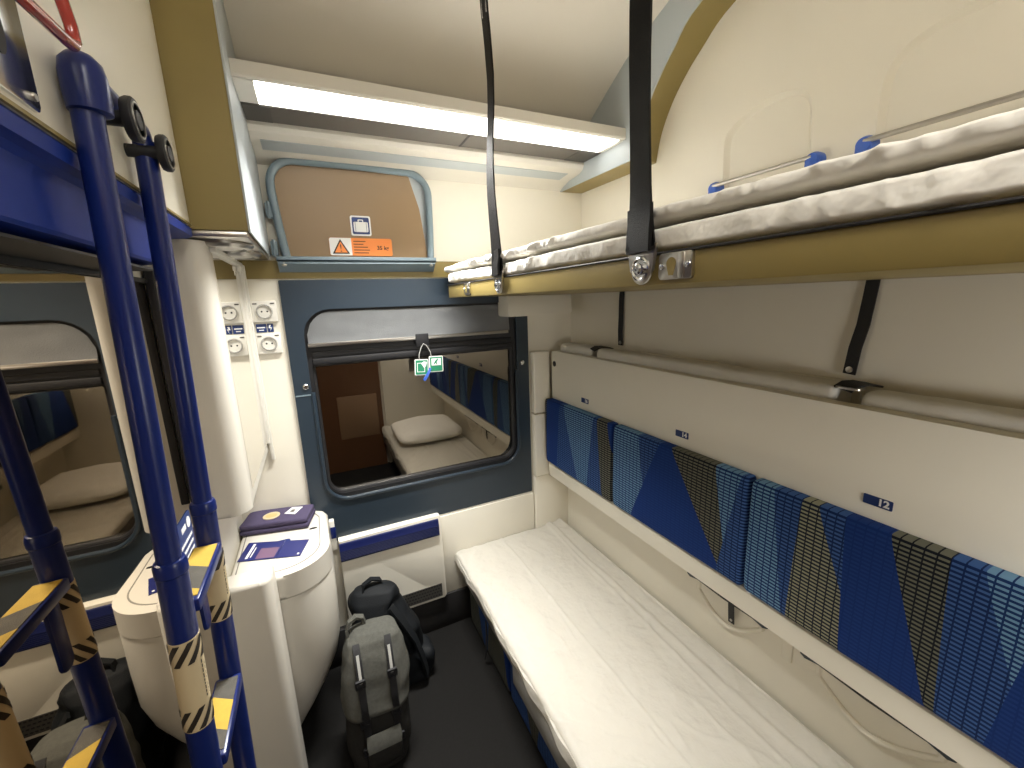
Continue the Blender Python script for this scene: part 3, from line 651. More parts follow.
# guard rails on the wall above the berth
def rail(y0, y1, label):
    t = thing('guard_rail', label, 'rail', (1.105, (y0 + y1) / 2, 0.265), 'guard rails above the upper berth')
    for y in (y0, y1):
        bm = bmesh.new(); lathe(bm, (1.119, y, 0.294), (-1, 0, 0), [(0, 0), (.018, 0), (.018, .018), (.014, .028), (0, .031)], 24)
        box(bm, 1.092, 1.119, y - .016, y + .016, 0.270, 0.294, bev=.004); obj('mount', bm, 'clip', t)
    obj('rod', B(tube, [(1.094, y0, 0.300), (1.094, y1, 0.300)], .0055, 12), 'steel', t)
rail(0.905, 0.638, 'thin metal guard rail with blue mounts on the cream wall above the upper berth')
rail(0.536, 0.270, 'guard rail mostly hidden behind the duvet, only its blue mount showing')

# belts on the wall under the upper berth and the ones lying on the linen
def wallbelt(y, label, lean):
    t = thing('wall_strap', label, 'strap', (1.053, y, -0.19), 'black straps on the wall under the upper berth')
    pts = [(1.056, y, 0.026), (1.054, y + .002, -0.02), (1.052, y + lean * .3, -0.08), (1.050, y + lean * .7, -0.13), (1.052, y + lean, -0.188)]
    obj('webbing', B(ribbon, pts, (0, 1, 0), .024, .003), 'black', t)
    bm = bmesh.new(); lathe(bm, (1.052, y + lean, -0.178), (-1, 0, 0), [(0, 0), (.007, 0), (.007, .003), (0, .004)], 14); obj('stud', bm, 'steel', t)
wallbelt(1.246, 'black strap hanging straight on the wall near the window end', 0.0)
wallbelt(0.468, 'black strap with a metal stud hanging slanted on the wall, nearer the camera', 0.020)

# ================================================================== MIDDLE BERTH FOLDED DOWN AS SEAT BACK
PX = 0.930
sb = thing('folded_middle_berth', 'cream middle berth folded down as a seat back with three blue patterned cushions', 'bunk', (0.955, 0.55, -0.81))
bm = bmesh.new(); prism(bm, rrect(YB + .04, 1.556, -0.735, -0.229, (0, .004, .012, 0)), 'x', PX, PX + .030, bev=.003); obj('panel', bm, 'cream', sb)
bm = bmesh.new(); prism(bm, [(0.912, -0.742), (0.906, -0.748), (0.904, -0.775), (0.910, -0.808), (0.918, -0.814), (1.015, -0.800), (1.015, -0.737)], 'y', YB + .04, 1.556, bev=.003); obj('bottom_rail', bm, 'cream', sb)
bm = bmesh.new(); lathe(bm, (PX, 1.532, -0.284), (-1, 0, 0), [(0, 0), (.012, 0), (.012, .002), (.010, .003), (.008, .001), (0, .001)], 18); obj('pivot_bolt', bm, 'rubber', sb)
def cushion(y0, y1, seed, first, cuts):
    def fn(x, y, z): return (x + .0012 * nz(x, y, z, 12, seed), y, z)
    bm = bmesh.new(); soft(bm, 0.889, PX + .001, y0, y1, -0.735, -0.438, n=7, ny=24, seg=48, er=.012, fn=fn)
    return obj('back_cushion', bm, upholstery('blue_moquette_%d' % seed, first, cuts, (0.955, 0.55, -0.81)), sb, ang=60)
cushion(1.092, 1.558, 1, DRK, [((1.535, -0.42), (1.545, -0.70), NVY), ((1.428, -0.41), (1.455, -0.68), MID), ((1.408, -0.43), (1.324, -0.67), LGT), ((1.195, -0.41), (1.235, -0.696), MID), ((1.180, -0.42), (1.150, -0.69), DRK), ((1.125, -0.42), (1.055, -0.69), NVY)])['label'] = 'short patterned cushion at the window end'
cushion(0.587, 1.088, 2, LGT, [((0.985, -0.42), (0.932, -0.63), PAL), ((1.135, -0.42), (0.985, -0.60), LGT), ((0.964, -0.42), (0.932, -0.626), MID), ((0.864, -0.42), (0.970, -0.68), NVY), ((0.836, -0.426), (0.689, -0.655), DRK), ((0.681, -0.43), (0.643, -0.63), LGT), ((0.600, -0.40), (0.66, -0.74), MID)])['label'] = 'patterned cushion in the middle'
cushion(0.06, 0.583, 3, LGT, [((0.530, -0.42), (0.49, -0.70), MID), ((0.467, -0.43), (0.474, -0.66), BEI), ((0.441, -0.425), (0.348, -0.684), MID), ((0.388, -0.42), (0.372, -0.69), NVY), ((0.322, -0.42), (0.255, -0.66), DRK), ((0.239, -0.417), (0.229, -0.611), MID), ((0.205, -0.42), (0.150, -0.60), LGT), ((0.13, -0.42), (0.16, -0.70), NVY)])['label'] = 'patterned cushion nearest the camera'
cushion(YB + .06, 0.056, 4, MID, [((0.0, -0.42), (-0.06, -0.70), LGT), ((-0.15, -0.42), (-0.10, -0.70), NVY), ((-0.28, -0.42), (-0.36, -0.70), DRK)])
for yc, s in ((1.305, '16'), (0.825, '14'), (0.357, '12')):
    p = obj('number_plate', B(prism, rrect(yc - .023, yc + .023, -0.413, -0.394, .002), 'x', PX - .0015, PX), 'sign_blue', sb, flat=True); p['label'] = 'small navy plate reading ' + s
    text('number', s, 0.019, (PX - .0017, yc - .009, -0.4035), FACE_X, 'sign_white', p, bold=0.0007)
    bpy.context.view_layer.update()

# folded linen stuffed behind the seat back
def linen(y0, y1, x0, x1, z0, z1, seed, label):
    def fn(x, y, z): return (x + .002 * nz(x, y, z, 15, seed), y, z + .004 * nz(y * 2, x * 3, 0, 7, seed))
    bm = bmesh.new(); soft(bm, x0, x1, y0, y1, z0, z1, n=4, ny=50, seg=28, er=.012, fn=fn)
    tag(obj('folded_linen', bm, 'linen', base=((x0 + x1) / 2, (y0 + y1) / 2, z0), ang=60), label, 'linen', 'linen stored behind the seat back')
linen(1.315, 1.545, 0.964, 1.042, -0.275, -0.196, 1, 'short folded white linen in the slot behind the seat back, window end')
linen(0.470, 1.285, 0.964, 1.044, -0.275, -0.199, 2, 'long folded grey-white linen in the slot behind the seat back, middle')
linen(YB + .06, 0.425, 0.964, 1.044, -0.275, -0.205, 3, 'folded linen in the slot behind the seat back, nearest the camera')
struct('trim_14', B(box, 0.962, 1.058, YB + .02, 1.556, -0.30, -0.277), 'cream')
def buckle(y, label, big):
    t = thing('belt_buckle', label, 'buckle', (0.985, y, -0.215), 'belt ends on the linen behind the seat back')
    obj('belt_end', B(ribbon, [(1.045, y - .01, -0.203), (1.01, y - .002, -0.196), (0.985, y + .006, -0.197), (0.968, y + .01, -0.206)], (0, 1, 0.1), .036, .004), 'black', t)
    bm = bmesh.new(); frame_prism(bm, rrect(0.962, 0.996, y - .022, y + .024, .010), rrect(0.969, 0.989, y - .015, y + .017, .006), 'z', -0.2045, -0.2005)
    if big: obj('buckle_loop', bm, 'steel', t)
    else: bm.free()
buckle(1.300, 'black belt end lying between the linen pieces near the window', False)
buckle(0.447, 'black belt end with a metal loop lying on the linen nearer the camera', True)

# ================================================================== WALL POCKETS BEHIND THE LOWER BERTH
def pocket(y0, y1, label, strap):
    t = thing('wall_pocket', label, 'pocket', (1.01, (y0 + y1) / 2, -0.97), 'wall pockets above the lower berth')
    X = 1.02; L_ = y0 - y1
    out = [(y0 - .035, -0.880)]
    for k in range(17):
        s = k / 16; out.append((y0 - .035 - (L_ - .05) * s, -0.900 - .085 * math.sin(PI * (0.12 + .80 * s)) * (1 - .25 * (s - .4) ** 2)))
    out.append((y1 + .015, -0.880))
    lipp = [(X - .0005 - .006 * math.sin(PI * i / (len(out) - 1)), *p) for i, p in enumerate(out)]
    obj('pocket_lip', B(tube, lipp, .0070, 10), 'cream', t)
    ins = [(p[0], p[1]) for p in out]
    obj('pocket_panel', B(prism, ins, 'x', X - .003, X + .002), 'cream', t, flat=True)
    obj('top_band', B(ribbon, [(X - .010, y0 - .004, -0.890), (X - .013, (y0 + y1) / 2, -0.893), (X - .010, y1 + .004, -0.890)], (0, 0, 1), .011, .006), 'rubber', t)
    for q, dirn in ((y0, -1), (y1, 1)):
        bm = bmesh.new(); prism(bm, [(q - dirn * .004, -0.880), (q + dirn * .040, -0.884), (q + dirn * .040, -0.895), (q + dirn * .006, -0.903), (q - dirn * .006, -0.897)], 'x', X - .016, X, bev=.003); obj('end_mount', bm, 'navy', t)
    if strap:
        st_ = obj('hanging_strap', B(ribbon, [(X - .017, y0 - .155, -0.884), (X - .018, y0 - .157, -0.90), (X - .016, y0 - .160, -0.955)], (0, 1, 0), .018, .003), 'black', t)
        bm = bmesh.new(); lathe(bm, (X - .0175, y0 - .160, -0.945), (-1, 0, 0), [(0, 0), (.004, 0), (.004, .002), (0, .003)], 12); obj('stud', bm, 'steel', st_)
pocket(0.838, 0.583, 'wall pocket with a hanging black strap, above the middle of the lower berth', True)
pocket(0.487, 0.215, 'wall pocket without a strap, above the near end of the lower berth', False)
struct('trim_15', B(box, 1.0145, 1.0205, 0.515, 0.540, -0.955, -0.84, bev=.002), 'cream')

# ================================================================== LOWER BERTH
lb = thing('lower_berth', 'lower berth base with grey edge board and blue patterned front under the sheet', 'bunk', (0.72, 0.6, FLOOR))
bm = bmesh.new(); box(bm, 0.500, 1.010, YB + .05, 1.555, -1.40, -1.205); obj('base_box', bm, 'dark', lb)
bm = bmesh.new(); box(bm, 0.462, 1.012, YB + .04, 1.560, -1.205, -1.120, bev=.010); obj('seat_pad', bm, 'grey_board', lb)
bm = bmesh.new(); box(bm, 0.440, 0.458, YB + .04, 1.010, -1.205, -1.130, bev=.004); obj('edge_board', bm, 'grey_board', lb)
for k, (a, b_) in enumerate(((1.145, 1.550), (0.62, 1.135), (0.08, 0.61))):
    bm = bmesh.new(); soft(bm, 0.482, 0.520, a, b_, -1.412, -1.215, n=6, ny=20, seg=36, er=.015); obj('front_cushion', bm, upholstery('seat_front_moquette_%d' % k, (DRK, MID, DRK)[k], [((b_ - .10, -1.2), (b_ - .16, -1.4), (MID, DRK, MID)[k]), ((b_ - .24, -1.2), (b_ - .20, -1.4), (DRK, MID, DRK)[k]), ((b_ - .36, -1.2), (b_ - .40, -1.4), NVY)], (0.72, 0.6, FLOOR)), lb, ang=60)
bm = bmesh.new(); ribbon(bm, [(0.462, 1.295, -1.21), (0.464, 1.300, -1.28), (0.462, 1.305, -1.34), (0.458, 1.315, -1.395)], (0, 1, 0), .012, .003); obj('pull_strap', bm, 'black', lb)

# sheet with creases
def sheet(bm):
    NU, NV = 150, 300
    X0, X1, Y0, Y1 = 0.438, 0.985, YB + .05, 1.580
    def f(u, v):
        s = -0.034 + u * (X1 + 0.06 - X0 + 0.034 - .06)          # distance across, first .075 hangs over the front edge
        y = Y0 + (Y1 - Y0) * v
        edge = X0 + .006 * nz(y, 0, 0, 5, 3)
        r = .018
        if s < 0:
            q = -s
            x, z = edge + .006 * nz(y, s, 0, 10, 6) , -1.066 - q - .010
        elif s < r * 1.57:
            a = s / r; x, z = edge + r - r * math.cos(a), -1.076 - .0 + r * math.sin(a) - .008
        else:
            x = edge + s - .57 * r; z = -1.066
        hang = 1 if s < 0 else 0
        # ironed fold lines and crumples
        if s > 0:
            for cx, h, w in ((0.655, .0040, .005), (0.905, .0075, .010), (0.872, .004, .006)):
                c = cx + .005 * nz(y, cx, 0, 3, 8) + (0.03 * (y - .9) * (1 if cx == .872 else 0))
                z += h * math.exp(-((x - c) / w) ** 2)
            z += .0025 * math.exp(-((y - 0.93 + .06 * nz(x, 0, 0, 3, 2)) / .006) ** 2) + .0025 * math.exp(-((y - 0.42) / .006) ** 2)
            n1 = nz(x + .35 * y, y * .55 - .2 * x, 0, 7, 11); n2 = nz(x * 1.3 - .5 * y, y * .8, 0, 13, 12)
            z += .0060 * (1 - abs(n1) * 2.2) * (abs(n2) + .25) + .0030 * n2 + .004 * nz(x, y, 0, 4, 14) + .0022 * max(0, 1 - abs(nz(x * .9 + y * .25, y * .45 - x * .2, 0, 16, 31)) * 7) * max(0, .3 + nz(x, y, 0, 6, 32)) * 2
            rz = 1 - abs(nz(x * 1.2 + .8 * y, y * .5, 0, 9, 21)) * 5
            z += .006 * max(0, rz) * max(0, nz(x, y, 0, 3, 22) + .3)
            # bunched strip along the wall
            if x > .92: z += .012 * min(1, (x - .92) / .05) + .004 * nz(x * 2, y, 0, 11, 15)
            if x > .965: z -= (x - .965) * .9
        else:
            x += .010 * nz(y * 1.5, s * 2, 0, 8, 17) - .004 * hang
        # far end: sheet folded under, corner drops
        e = (Y1 - y)
        if e < .02: z -= .012 * (1 - e / .02) ** 2
        if s < 0 and y > 1.0: z += .25 * (-s)            # shorter overhang towards the window
        if s < 0: z -= .007 * (nz(y, 0, 0, 2.2, 19) + .2) * min(1, -s / .03)
        return (x, y, z)
    grid(bm, NU, NV, f)
    bmesh.ops.solidify(bm, geom=list(bm.faces), thickness=-.002)
bm = bmesh.new(); soft(bm, 0.452, 1.000, YB + .06, 1.558, -1.121, -1.075, n=9, ny=20, seg=40, er=.02); obj('seat_mattress', bm, 'sheet', lb)
bm = bmesh.new(); sheet(bm)
tag(obj('bed_sheet', bm, 'sheet', base=(0.71, 0.55, -1.07), ang=70), 'creased white sheet spread over the lower berth', 'sheet')
def pf_(x, y, z): return (x + .005 * nz(x, y, z, 7, 1), y + .006 * nz(y, x, z, 7, 2), z + .006 * nz(x, y, 0, 9, 3))
bm = bmesh.new(); soft(bm, 0.47, 0.965, -0.20, 0.325, -1.052, -0.945, n=2.6, ny=24, seg=40, er=.10, fn=pf_)
tag(obj('pillow', bm, 'sheet', base=(0.72, 0.06, -1.05), ang=60), 'white pillow at the near end of the lower berth, seen reflected in the window', 'pillow')

# ================================================================== FOLDED UPPER BERTH ON THE LEFT WITH THE LADDER
fb = thing('folded_upper_berth', 'left upper berth folded up against the wall, cream underside over a blue rail', 'bunk', (-0.25, 0.4, 0.07))
bm = bmesh.new(); box(bm, -0.285, -0.2055, YB + .05, 1.098, 0.172, 0.80, bev=.002); obj('panel', bm, 'cream', fb)
pr = [(-0.298, 0.070), (-0.222, 0.078), (-0.220, 0.082), (-0.220, 0.140), (-0.214, 0.146), (-0.205, 0.150), (-0.204, 0.165), (-0.208, 0.170), (-0.298, 0.170)]
bm = bmesh.new(); prism(bm, [(x, z) for x, z in pr], 'y', YB + .05, 0.905); obj('blue_rail', bm, 'blue_rail', fb, ang=20)
bm = bmesh.new(); prism(bm, [(-0.298, 0.140), (-0.214, 0.146), (-0.205, 0.150), (-0.204, 0.165), (-0.208, 0.170), (-0.298, 0.170)], 'y', 0.9055, 1.096); obj('rail_lip', bm, 'blue_rail', fb, ang=20)
obj('edge_strip', B(box, -0.2056, -0.2025, YB + .05, 1.096, 0.1705, 0.1745), 'olive', fb)
bm = bmesh.new(); lathe(bm, (-0.235, 0.985, 0.140), (0, 0, -1), [(0, 0), (.006, 0), (.006, .02), (.009, .021), (.009, .030), (0, .030)], 12); obj('rail_screw', bm, 'blue_rail', fb)
obj('lower_gap', B(box, -0.300, -0.226, YB + .05, 0.90, 0.0665, 0.0695), 'rubber', fb)
# latch plate and red handle
lp = obj('latch_plate', B(prism, rrect(0.470, 0.566, 0.181, 0.36, .006), 'x', -0.2055, -0.2025, bev=.001), 'chrome', fb); lp['label'] = 'polished metal latch plate'
bm = bmesh.new(); prism(bm, [(0.522 + .010 * math.cos(a), 0.232 + .022 * math.sin(a)) for a in [k * PI / 10 for k in range(20)]], 'x', -0.2024, -0.2018); obj('latch_hole', bm, 'dark', lp, flat=True)
bm = bmesh.new(); lathe(bm, (-0.2025, 0.558, 0.193), (1, 0, 0), [(0, 0), (.0038, 0), (.0034, .0016), (.0014, .0016), (0, .0008)], 14); obj('screw', bm, 'steel', lp)
hp = [(-0.205, 0.40, 0.250), (-0.178, 0.44, 0.240), (-0.170, 0.482, 0.236), (-0.170, 0.54, 0.2405), (-0.170, 0.565, 0.2435), (-0.170, 0.5715, 0.249), (-0.170, 0.570, 0.262), (-0.172, 0.564, 0.290), (-0.178, 0.556, 0.330), (-0.205, 0.55, 0.36)]
hl = obj('grab_handle', B(tube, arch3 if False else hp, .0052, 12), 'red', fb, ang=60); hl['label'] = 'red bent rod handle'
# pegs that the ladder hangs on
for y in (0.672, 0.792):
    bm = bmesh.new(); tube(bm, [(-0.206, y, 0.221), (-0.164, y, 0.221)], .0085, 16); pg = obj('ladder_peg', bm, 'rubber', fb)
    bm = bmesh.new(); lathe(bm, (-0.164, y, 0.221), (1, 0, 0), [(0, -.004), (.022, -.004), (.024, 0), (.024, .005), (.022, .007), (.019, .007), (.018, .005), (.011, .005), (.010, .008), (0, .008)], 28); obj('end_disc', bm, 'rubber', pg)
    bm = bmesh.new(); lathe(bm, (-0.164, y, 0.221), (1, 0, 0), [(.0195, .006), (.0195, .0078), (.0175, .0078), (.0175, .006)], 28); obj('disc_ring', bm, 'steel', pg)

def px_(z): return -0.1862 - 0.030 * (0.22 - z)
ld_ = thing('ladder', 'blue tubular ladder with yellow and grey rungs hanging at the left wall', 'ladder', (-0.235, 0.71, FLOOR))
P1, P2 = 0.620, 0.800
def stripes(y, z0, z1, r, parent, seed):
    s = obj('sticker', B(tube, [(px_(z), y, z) for z in (z0, (z0 + z1) / 2, z1)], r + .0006, 24), 'stick', parent); s['label'] = 'cream sticker with black hazard stripes at both ends'
    bm = bmesh.new()
    def wrapstrip(za, zb, a0, a1, n=8, slant=0.0):
        q = [[], []]
        for k in range(n + 1):
            a = a0 + (a1 - a0) * k / n
            for i, zz in enumerate((za, zb)):
                z = min(max(zz + slant * (a - a0), z0 + .001), z1 - .001)
                q[i].append(bm.verts.new((px_(z) + (r + .0013) * math.cos(a), y + (r + .0013) * math.sin(a), z)))
        for k in range(n): bm.faces.new([q[0][k], q[0][k + 1], q[1][k + 1], q[1][k]])
    for zb in (z0 + .002, z1 - .034):
        bm = bmesh.new()
        for k in range(7):
            a0 = -PI + k * 2 * PI / 7; q = [[], [], []]
            for j in range(7):
                t = j / 6; z = zb + .032 * t
                for i, da in enumerate((0, .22, .44)):
                    a = a0 + da + t * 1.1; q[i].append(bm.verts.new((px_(z) + (r + .0013) * math.cos(a), y + (r + .0013) * math.sin(a), z)))
            for j in range(6):
                for i in (0, 1): bm.faces.new([q[i][j], q[i + 1][j], q[i + 1][j + 1], q[i][j + 1]])
        obj('hazard_stripes', bm, 'ink', s)
    bm = bmesh.new()
    def spot_(za, zb, a0, a1):
        vs = [bm.verts.new((px_(z) + (r + .0011) * math.cos(a), y + (r + .0011) * math.sin(a), z)) for z, a in ((za, a0), (za, a1), (zb, a1), (zb, a0))]
        bm.faces.new(vs)
    random.seed(seed); z = z0 + .042
    while z < z1 - .042:
        h = random.uniform(.003, .007); spot_(z, z + h, -0.46, -0.36); z += h + .0016
        if random.random() < .8: spot_(z - h, z - .002, -0.16, -0.11)
    obj('print', bm, 'ink', s)
for y, cap in ((P1, True), (P2, False)):
    zt = 0.250 if cap else 0.236
    post = obj('post', B(tube, [(px_(z), y, z) for z in (FLOOR + .02, -1.0, -0.6, -0.315)] , .0168, 24), 'blue', ld_)
    obj('upper_tube', B(tube, [(px_(z), y, z) for z in (-0.320, 0, zt)], .0134, 24), 'blue', post)
    bm = bmesh.new(); lathe(bm, (px_(-0.320), y, -0.320), (0, 0, 1), [(.0165, -.012), (.0182, -.010), (.0182, .003), (.0165, .008), (.0136, .009)], 24); obj('collar', bm, 'blue', post)
    bm = bmesh.new(); lathe(bm, (px_(FLOOR), y, FLOOR), (0, 0, 1), [(0, 0), (.018, 0), (.020, .006), (.020, .035), (.0170, .040)], 20); obj('foot', bm, 'rubber', post)
    if cap:
        bm = bmesh.new(); lathe(bm, (px_(.24) + .002, y, 0.205), (0, 0, 1), [(.0140, 0), (.0182, .001), (.0190, .012), (.0190, .036), (.017, .047), (.011, .054), (.005, .057), (0, .0575)], 28); obj('end_cap', bm, 'blue', post)
    stripes(y, -0.562 if cap else -0.530, -0.424 if cap else -0.400, .0168, post, 3 if cap else 4)
obj('top_bar', B(tube, [(px_(.25), P1, 0.249), (px_(.25), P2 - .006, 0.249), (px_(.25), P2, 0.244), (px_(.25), P2 + .002, 0.234)], .0095, 16), 'blue', ld_)
for k, z in enumerate((-0.388, -0.648, -0.91, -1.18)):
    x = px_(z)
    r_ = obj('rung', B(box, x - .020, x + .020, P1 + .012, P2 - .012, z - .016, z + .004, bev=.004), 'blue', ld_)
    ys = [P1 + .022, P1 + .045, P1 + .100, P2 - .020] if k % 2 == 0 else [P1 + .022, P1 + .062, P1 + .118, P2 - .020]
    cols = ('yellow', 'grip_grey', 'yellow') if k % 2 == 0 else ('grip_grey', 'yellow', 'grip_grey')
    for q in range(3):
        a, b_ = ys[q], ys[q + 1]
        bm = bmesh.new(); prism(bm, [(x - .016, a + (.010 if q else 0)), (x + .016, a - (.010 if q else 0)), (x + .016, b_ - (.010 if q < 2 else 0)), (x - .016, b_ + (.010 if q < 2 else 0))], 'z', z + .0036, z + .0052); obj('grip_tape', bm, cols[q], r_, flat=True)
bm = bmesh.new(); prism(bm, rrect(0.735, 0.765, -0.510, -0.395, .010), 'x', px_(-.48) - .010, px_(-.48) - .005, bev=.001); obj('folding_bracket', bm, 'blue', ld_)

# ================================================================== BAGS ON THE FLOOR
def lerp(a, b, t): return a + (b - a) * t
def bag_loft(bm, secs, n=3.2, seg=44, fn=None):
    """secs: (z, cx, cy, hx, hy)"""
    R = []
    for z, cx, cy, hx, hy in secs:
        row = []
        for k in range(seg):
            dx, dy = sup(hx, hy, n, k, seg); p = (cx + dx, cy + dy, z)
            row.append(fn(*p) if fn else p)
        R.append(row)
    rings(bm, R)
def spl(keys, m=6):
    out = []
    for i in range(len(keys) - 1):
        for k in range(m): out.append(tuple(lerp(keys[i][j], keys[i + 1][j], k / m) for j in range(len(keys[0]))))
    return out + [keys[-1]]
bp = thing('grey_backpack', 'grey canvas backpack with two buckled straps standing in front of the black bag', 'backpack', (0.04, 1.18, FLOOR))
def crump(seed, a=.006, s=11):
    def fn(x, y, z): d = a * nz(x, y, z, s, seed) + a * .5 * nz(x, y, z, s * 2.3, seed + 1); return (x + d, y - d * .8, z)
    return fn
K = [(FLOOR + .001, 0.035, 1.165, .070, .050), (FLOOR + .014, 0.035, 1.165, .088, .066), (-1.34, 0.036, 1.172, .094, .074), (-1.22, 0.040, 1.190, .093, .072), (-1.12, 0.044, 1.208, .088, .066), (-1.06, 0.047, 1.220, .078, .058), (-1.035, .048, 1.224, .060, .046), (-1.025, 0.048, 1.226, .03, .022)]
bm = bmesh.new(); bag_loft(bm, spl(K), fn=crump(1, .009, 12)); obj('body', bm, 'bag_dark', bp, ang=60)
K2 = [(-1.215, 0.040, 1.186, .098, .080), (-1.205, 0.040, 1.187, .101, .083), (-1.16, 0.043, 1.196, .100, .081), (-1.10, 0.046, 1.206, .097, .075), (-1.05, 0.048, 1.217, .088, .066), (-1.018, 0.050, 1.224, .074, .054), (-1.004, 0.050, 1.228, .048, .034), (-1.000, 0.050, 1.229, .02, .014)]
bm = bmesh.new(); bag_loft(bm, spl(K2), fn=crump(2, .012, 10)); obj('top_flap', bm, 'bag', bp, ang=60)
def front(x, z):         # a point just off the bag's front face
    src = K2 if z > -1.215 else K
    src = sorted(src)
    for i in range(len(src) - 1):
        if src[i][0] <= z <= src[i + 1][0]:
            t = (z - src[i][0]) / (src[i + 1][0] - src[i][0]); cx, cy, hx, hy = [lerp(src[i][j], src[i + 1][j], t) for j in (1, 2, 3, 4)]
            u = min(.98, abs((x - cx) / hx)); return cy - hy * (1 - u ** 3.2) ** (1 / 3.2)
    return src[0][2]
for s, x0 in ((-1, 0.000), (1, 0.092)):
    zs = [-1.012, -1.03, -1.06, -1.10, -1.15, -1.20, -1.225, -1.26, -1.30, -1.34, -1.38]
    pts = [(x0 + s * -.004 * i / 10, front(x0, z) - .006 - (.004 if z < -1.2 and z > -1.25 else 0), z) for i, z in enumerate(zs)]
    st_ = obj('strap', B(ribbon, pts, (1, 0, 0), .020, .004), 'black', bp)
    wbm = bmesh.new(); ribbon(wbm, [(p[0], p[1] - .003, p[2]) for p in pts[1:4]], (1, 0, 0), .008, .002); obj('reflective_strip', wbm, 'silver_web', st_)
    for zq in (-1.10, -1.225, -1.31):
        y = front(x0, zq) - .011
        bm = bmesh.new(); frame_prism(bm, rrect(x0 - .016, x0 + .014, zq - .013, zq + .013, .004), rrect(x0 - .010, x0 + .008, zq - .007, zq + .007, .002), 'y', y - .004, y + .003); obj('strap_buckle', bm, 'rubber', st_)
bm = bmesh.new()
R = []
for z, hy in ((-1.385, .003), (-1.37, .012), (-1.33, .014), (-1.29, .012), (-1.275, .004)):
    R.append([(0.046 + dx, front(0.046, z) - .004 + dy, z) for dx, dy in [sup(.050, hy, 3, k, 28) for k in range(28)]])
rings(bm, R); pk = obj('front_pocket', bm, 'bag_dark', bp, ang=60)
bm = bmesh.new()
bm2 = bmesh.new(); ribbon(bm2, [(0.046, front(.046, -1.27) - .010, -1.268), (0.046, front(.046, -1.29) - .020, -1.29), (0.046, front(.046, -1.31) - .021, -1.312)], (1, 0, 0), [.098, .102, .096], .004); obj('pocket_flap', bm2, 'bag', pk); bm.free()
hd = [(-0.018, 1.235, -1.02), (-0.020, 1.240, -0.998), (-0.010, 1.246, -0.980), (0.010, 1.252, -0.972), (0.030, 1.254, -0.982), (0.036, 1.250, -1.01)]
obj('carry_handle', B(ribbon, hd, (0.1, 1, 0), .020, .009), 'bag', bp)

bb = thing('black_bag', 'dark navy bag slumped against the heater behind the grey backpack', 'bag', (0.10, 1.45, FLOOR))
K3 = [(FLOOR + .001, 0.11, 1.420, .105, .068), (FLOOR + .02, 0.11, 1.42, .125, .085), (-1.32, 0.112, 1.425, .128, .090), (-1.22, 0.110, 1.432, .118, .086), (-1.12, 0.098, 1.440, .100, .078), (-1.06, 0.086, 1.448, .078, .060), (-1.03, 0.080, 1.452, .052, .040), (-1.018, 0.078, 1.454, .02, .016)]
bm = bmesh.new(); bag_loft(bm, spl(K3), n=2.8, fn=crump(5, .024, 9)); obj('body', bm, 'bag_navy', bb, ang=60)
bm = bmesh.new(); ribbon(bm, [(0.13, 1.37, -1.07), (0.165, 1.345, -1.13), (0.20, 1.338, -1.21), (0.222, 1.335, -1.30), (0.235, 1.345, -1.385)], (0.4, 1, 0), .035, .008); obj('shoulder_strap', bm, 'bag_navy', bb)
bm = bmesh.new(); soft(bm, 0.205, 0.275, 1.36, 1.47, FLOOR + .004, -1.30, n=2.6, ny=10, seg=24, er=.03, fn=crump(8, .008, 12)); obj('side_pocket', bm, 'bag_navy', bb, ang=60)
bm = bmesh.new(); ribbon(bm, [(0.045, 1.44, -1.03), (0.05, 1.445, -1.004), (0.08, 1.45, -0.992), (0.11, 1.452, -1.004), (0.12, 1.452, -1.03)], (0, 1, 0), .022, .006); obj('carry_handle', bm, 'bag_navy', bb)

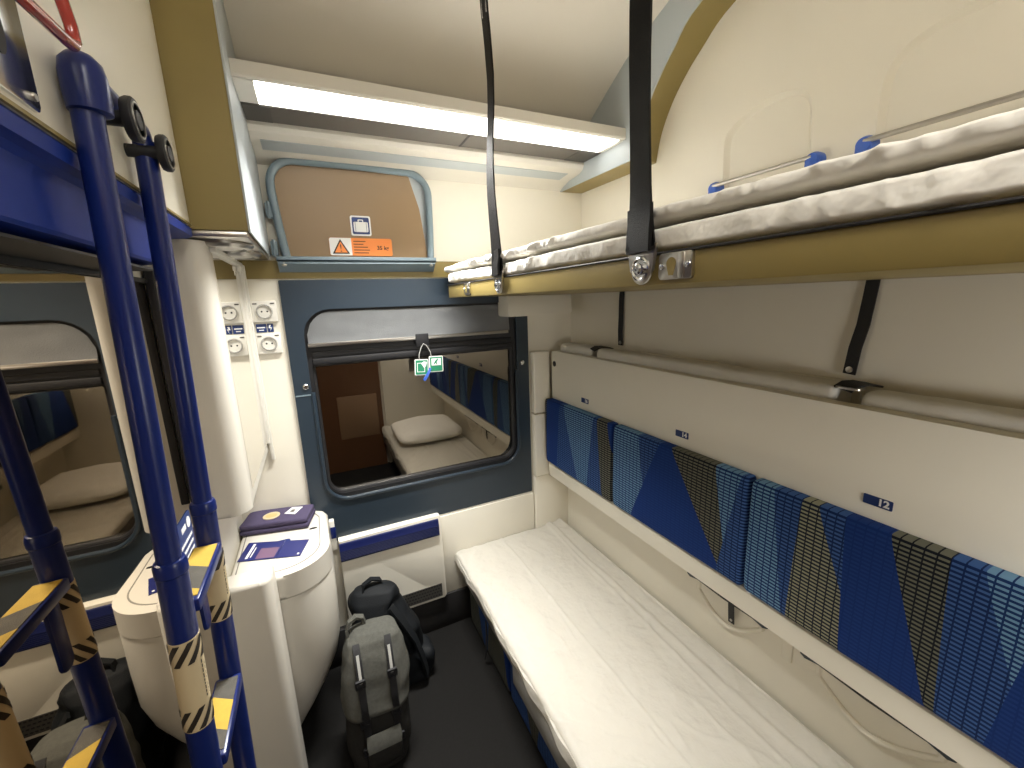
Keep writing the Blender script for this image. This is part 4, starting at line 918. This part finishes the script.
# ================================================================== LIGHT, CAMERA, LIFT
def area(name, loc, rot, sx, sy, power, col):
    l = bpy.data.lights.new(name, 'AREA'); l.shape = 'RECTANGLE'; l.size = sx; l.size_y = sy; l.energy = power; l.color = col
    o = bpy.data.objects.new(name, l); COL.objects.link(o); o.location = loc; o.rotation_euler = rot; return o
area('strip_tube', (0.29, 1.255, 0.4985), (-0.18, 0, 0), 0.46, 0.10, 23.5, (1.0, 0.98, 0.925)).data.spread = math.radians(112)
area('door_side_ceiling_lamp', (0.15, -0.20, 0.84), (0, 0, 0), 0.4, 0.12, 3.5, (1.0, 0.975, 0.92)).data.spread = math.radians(140)
pl_ = bpy.data.lights.new('door_side_fill_light', 'POINT'); pl_.energy = 4.2; pl_.shadow_soft_size = 0.08; pl_.color = (1.0, 0.975, 0.92)  # unseen point light, added to lift the ceiling and upper walls
po = bpy.data.objects.new('door_side_fill_light', pl_); COL.objects.link(po); po.location = (0.20, -0.22, 0.66)
area('berth_fill_light', (0.75, -0.37, -0.25), (0.9, 0, 0), 0.25, 0.08, 3.2, (1.0, 0.975, 0.92))  # added fill under the upper berth, no fitting; brightens bed and seat back
sc.cycles.max_bounces = 14; sc.cycles.diffuse_bounces = 10; sc.cycles.glossy_bounces = 8
w = bpy.data.worlds.new('night'); sc.world = w; w.use_nodes = True
w.node_tree.nodes['Background'].inputs[0].default_value = (0.01, 0.012, 0.02, 1); w.node_tree.nodes['Background'].inputs[1].default_value = 0.3

R_ = Matrix(((0.901, -0.432, -0.035), (-0.118, -0.167, -0.979), (0.417, 0.886, -0.202)))
rx, ry, rz = Vector((0.8997, -0.4357, -0.0279)), None, None
fwd = Vector(R_[2]).normalized(); right = Vector(R_[0]); right = (right - fwd * right.dot(fwd)).normalized(); upv = right.cross(fwd)
cd = bpy.data.cameras.new('camera'); cam = bpy.data.objects.new('camera', cd); COL.objects.link(cam)
cd.sensor_width = 36; cd.lens = 412 / 1024 * 36; cd.clip_start = 0.01
cam.matrix_world = Matrix((right, upv, -fwd)).transposed().to_4x4()
sc.camera = cam
bpy.context.view_layer.update()
for o in list(COL.objects):
    if o.parent is None: o.location.z -= FLOOR
sc.view_settings.view_transform = 'Standard'; sc.view_settings.look = 'None'; sc.view_settings.gamma = 1; sc.view_settings.exposure = 0.1
sc.view_settings.use_curve_mapping = False
sc.cycles.max_bounces = 14; sc.cycles.diffuse_bounces = 10; sc.cycles.glossy_bounces = 8
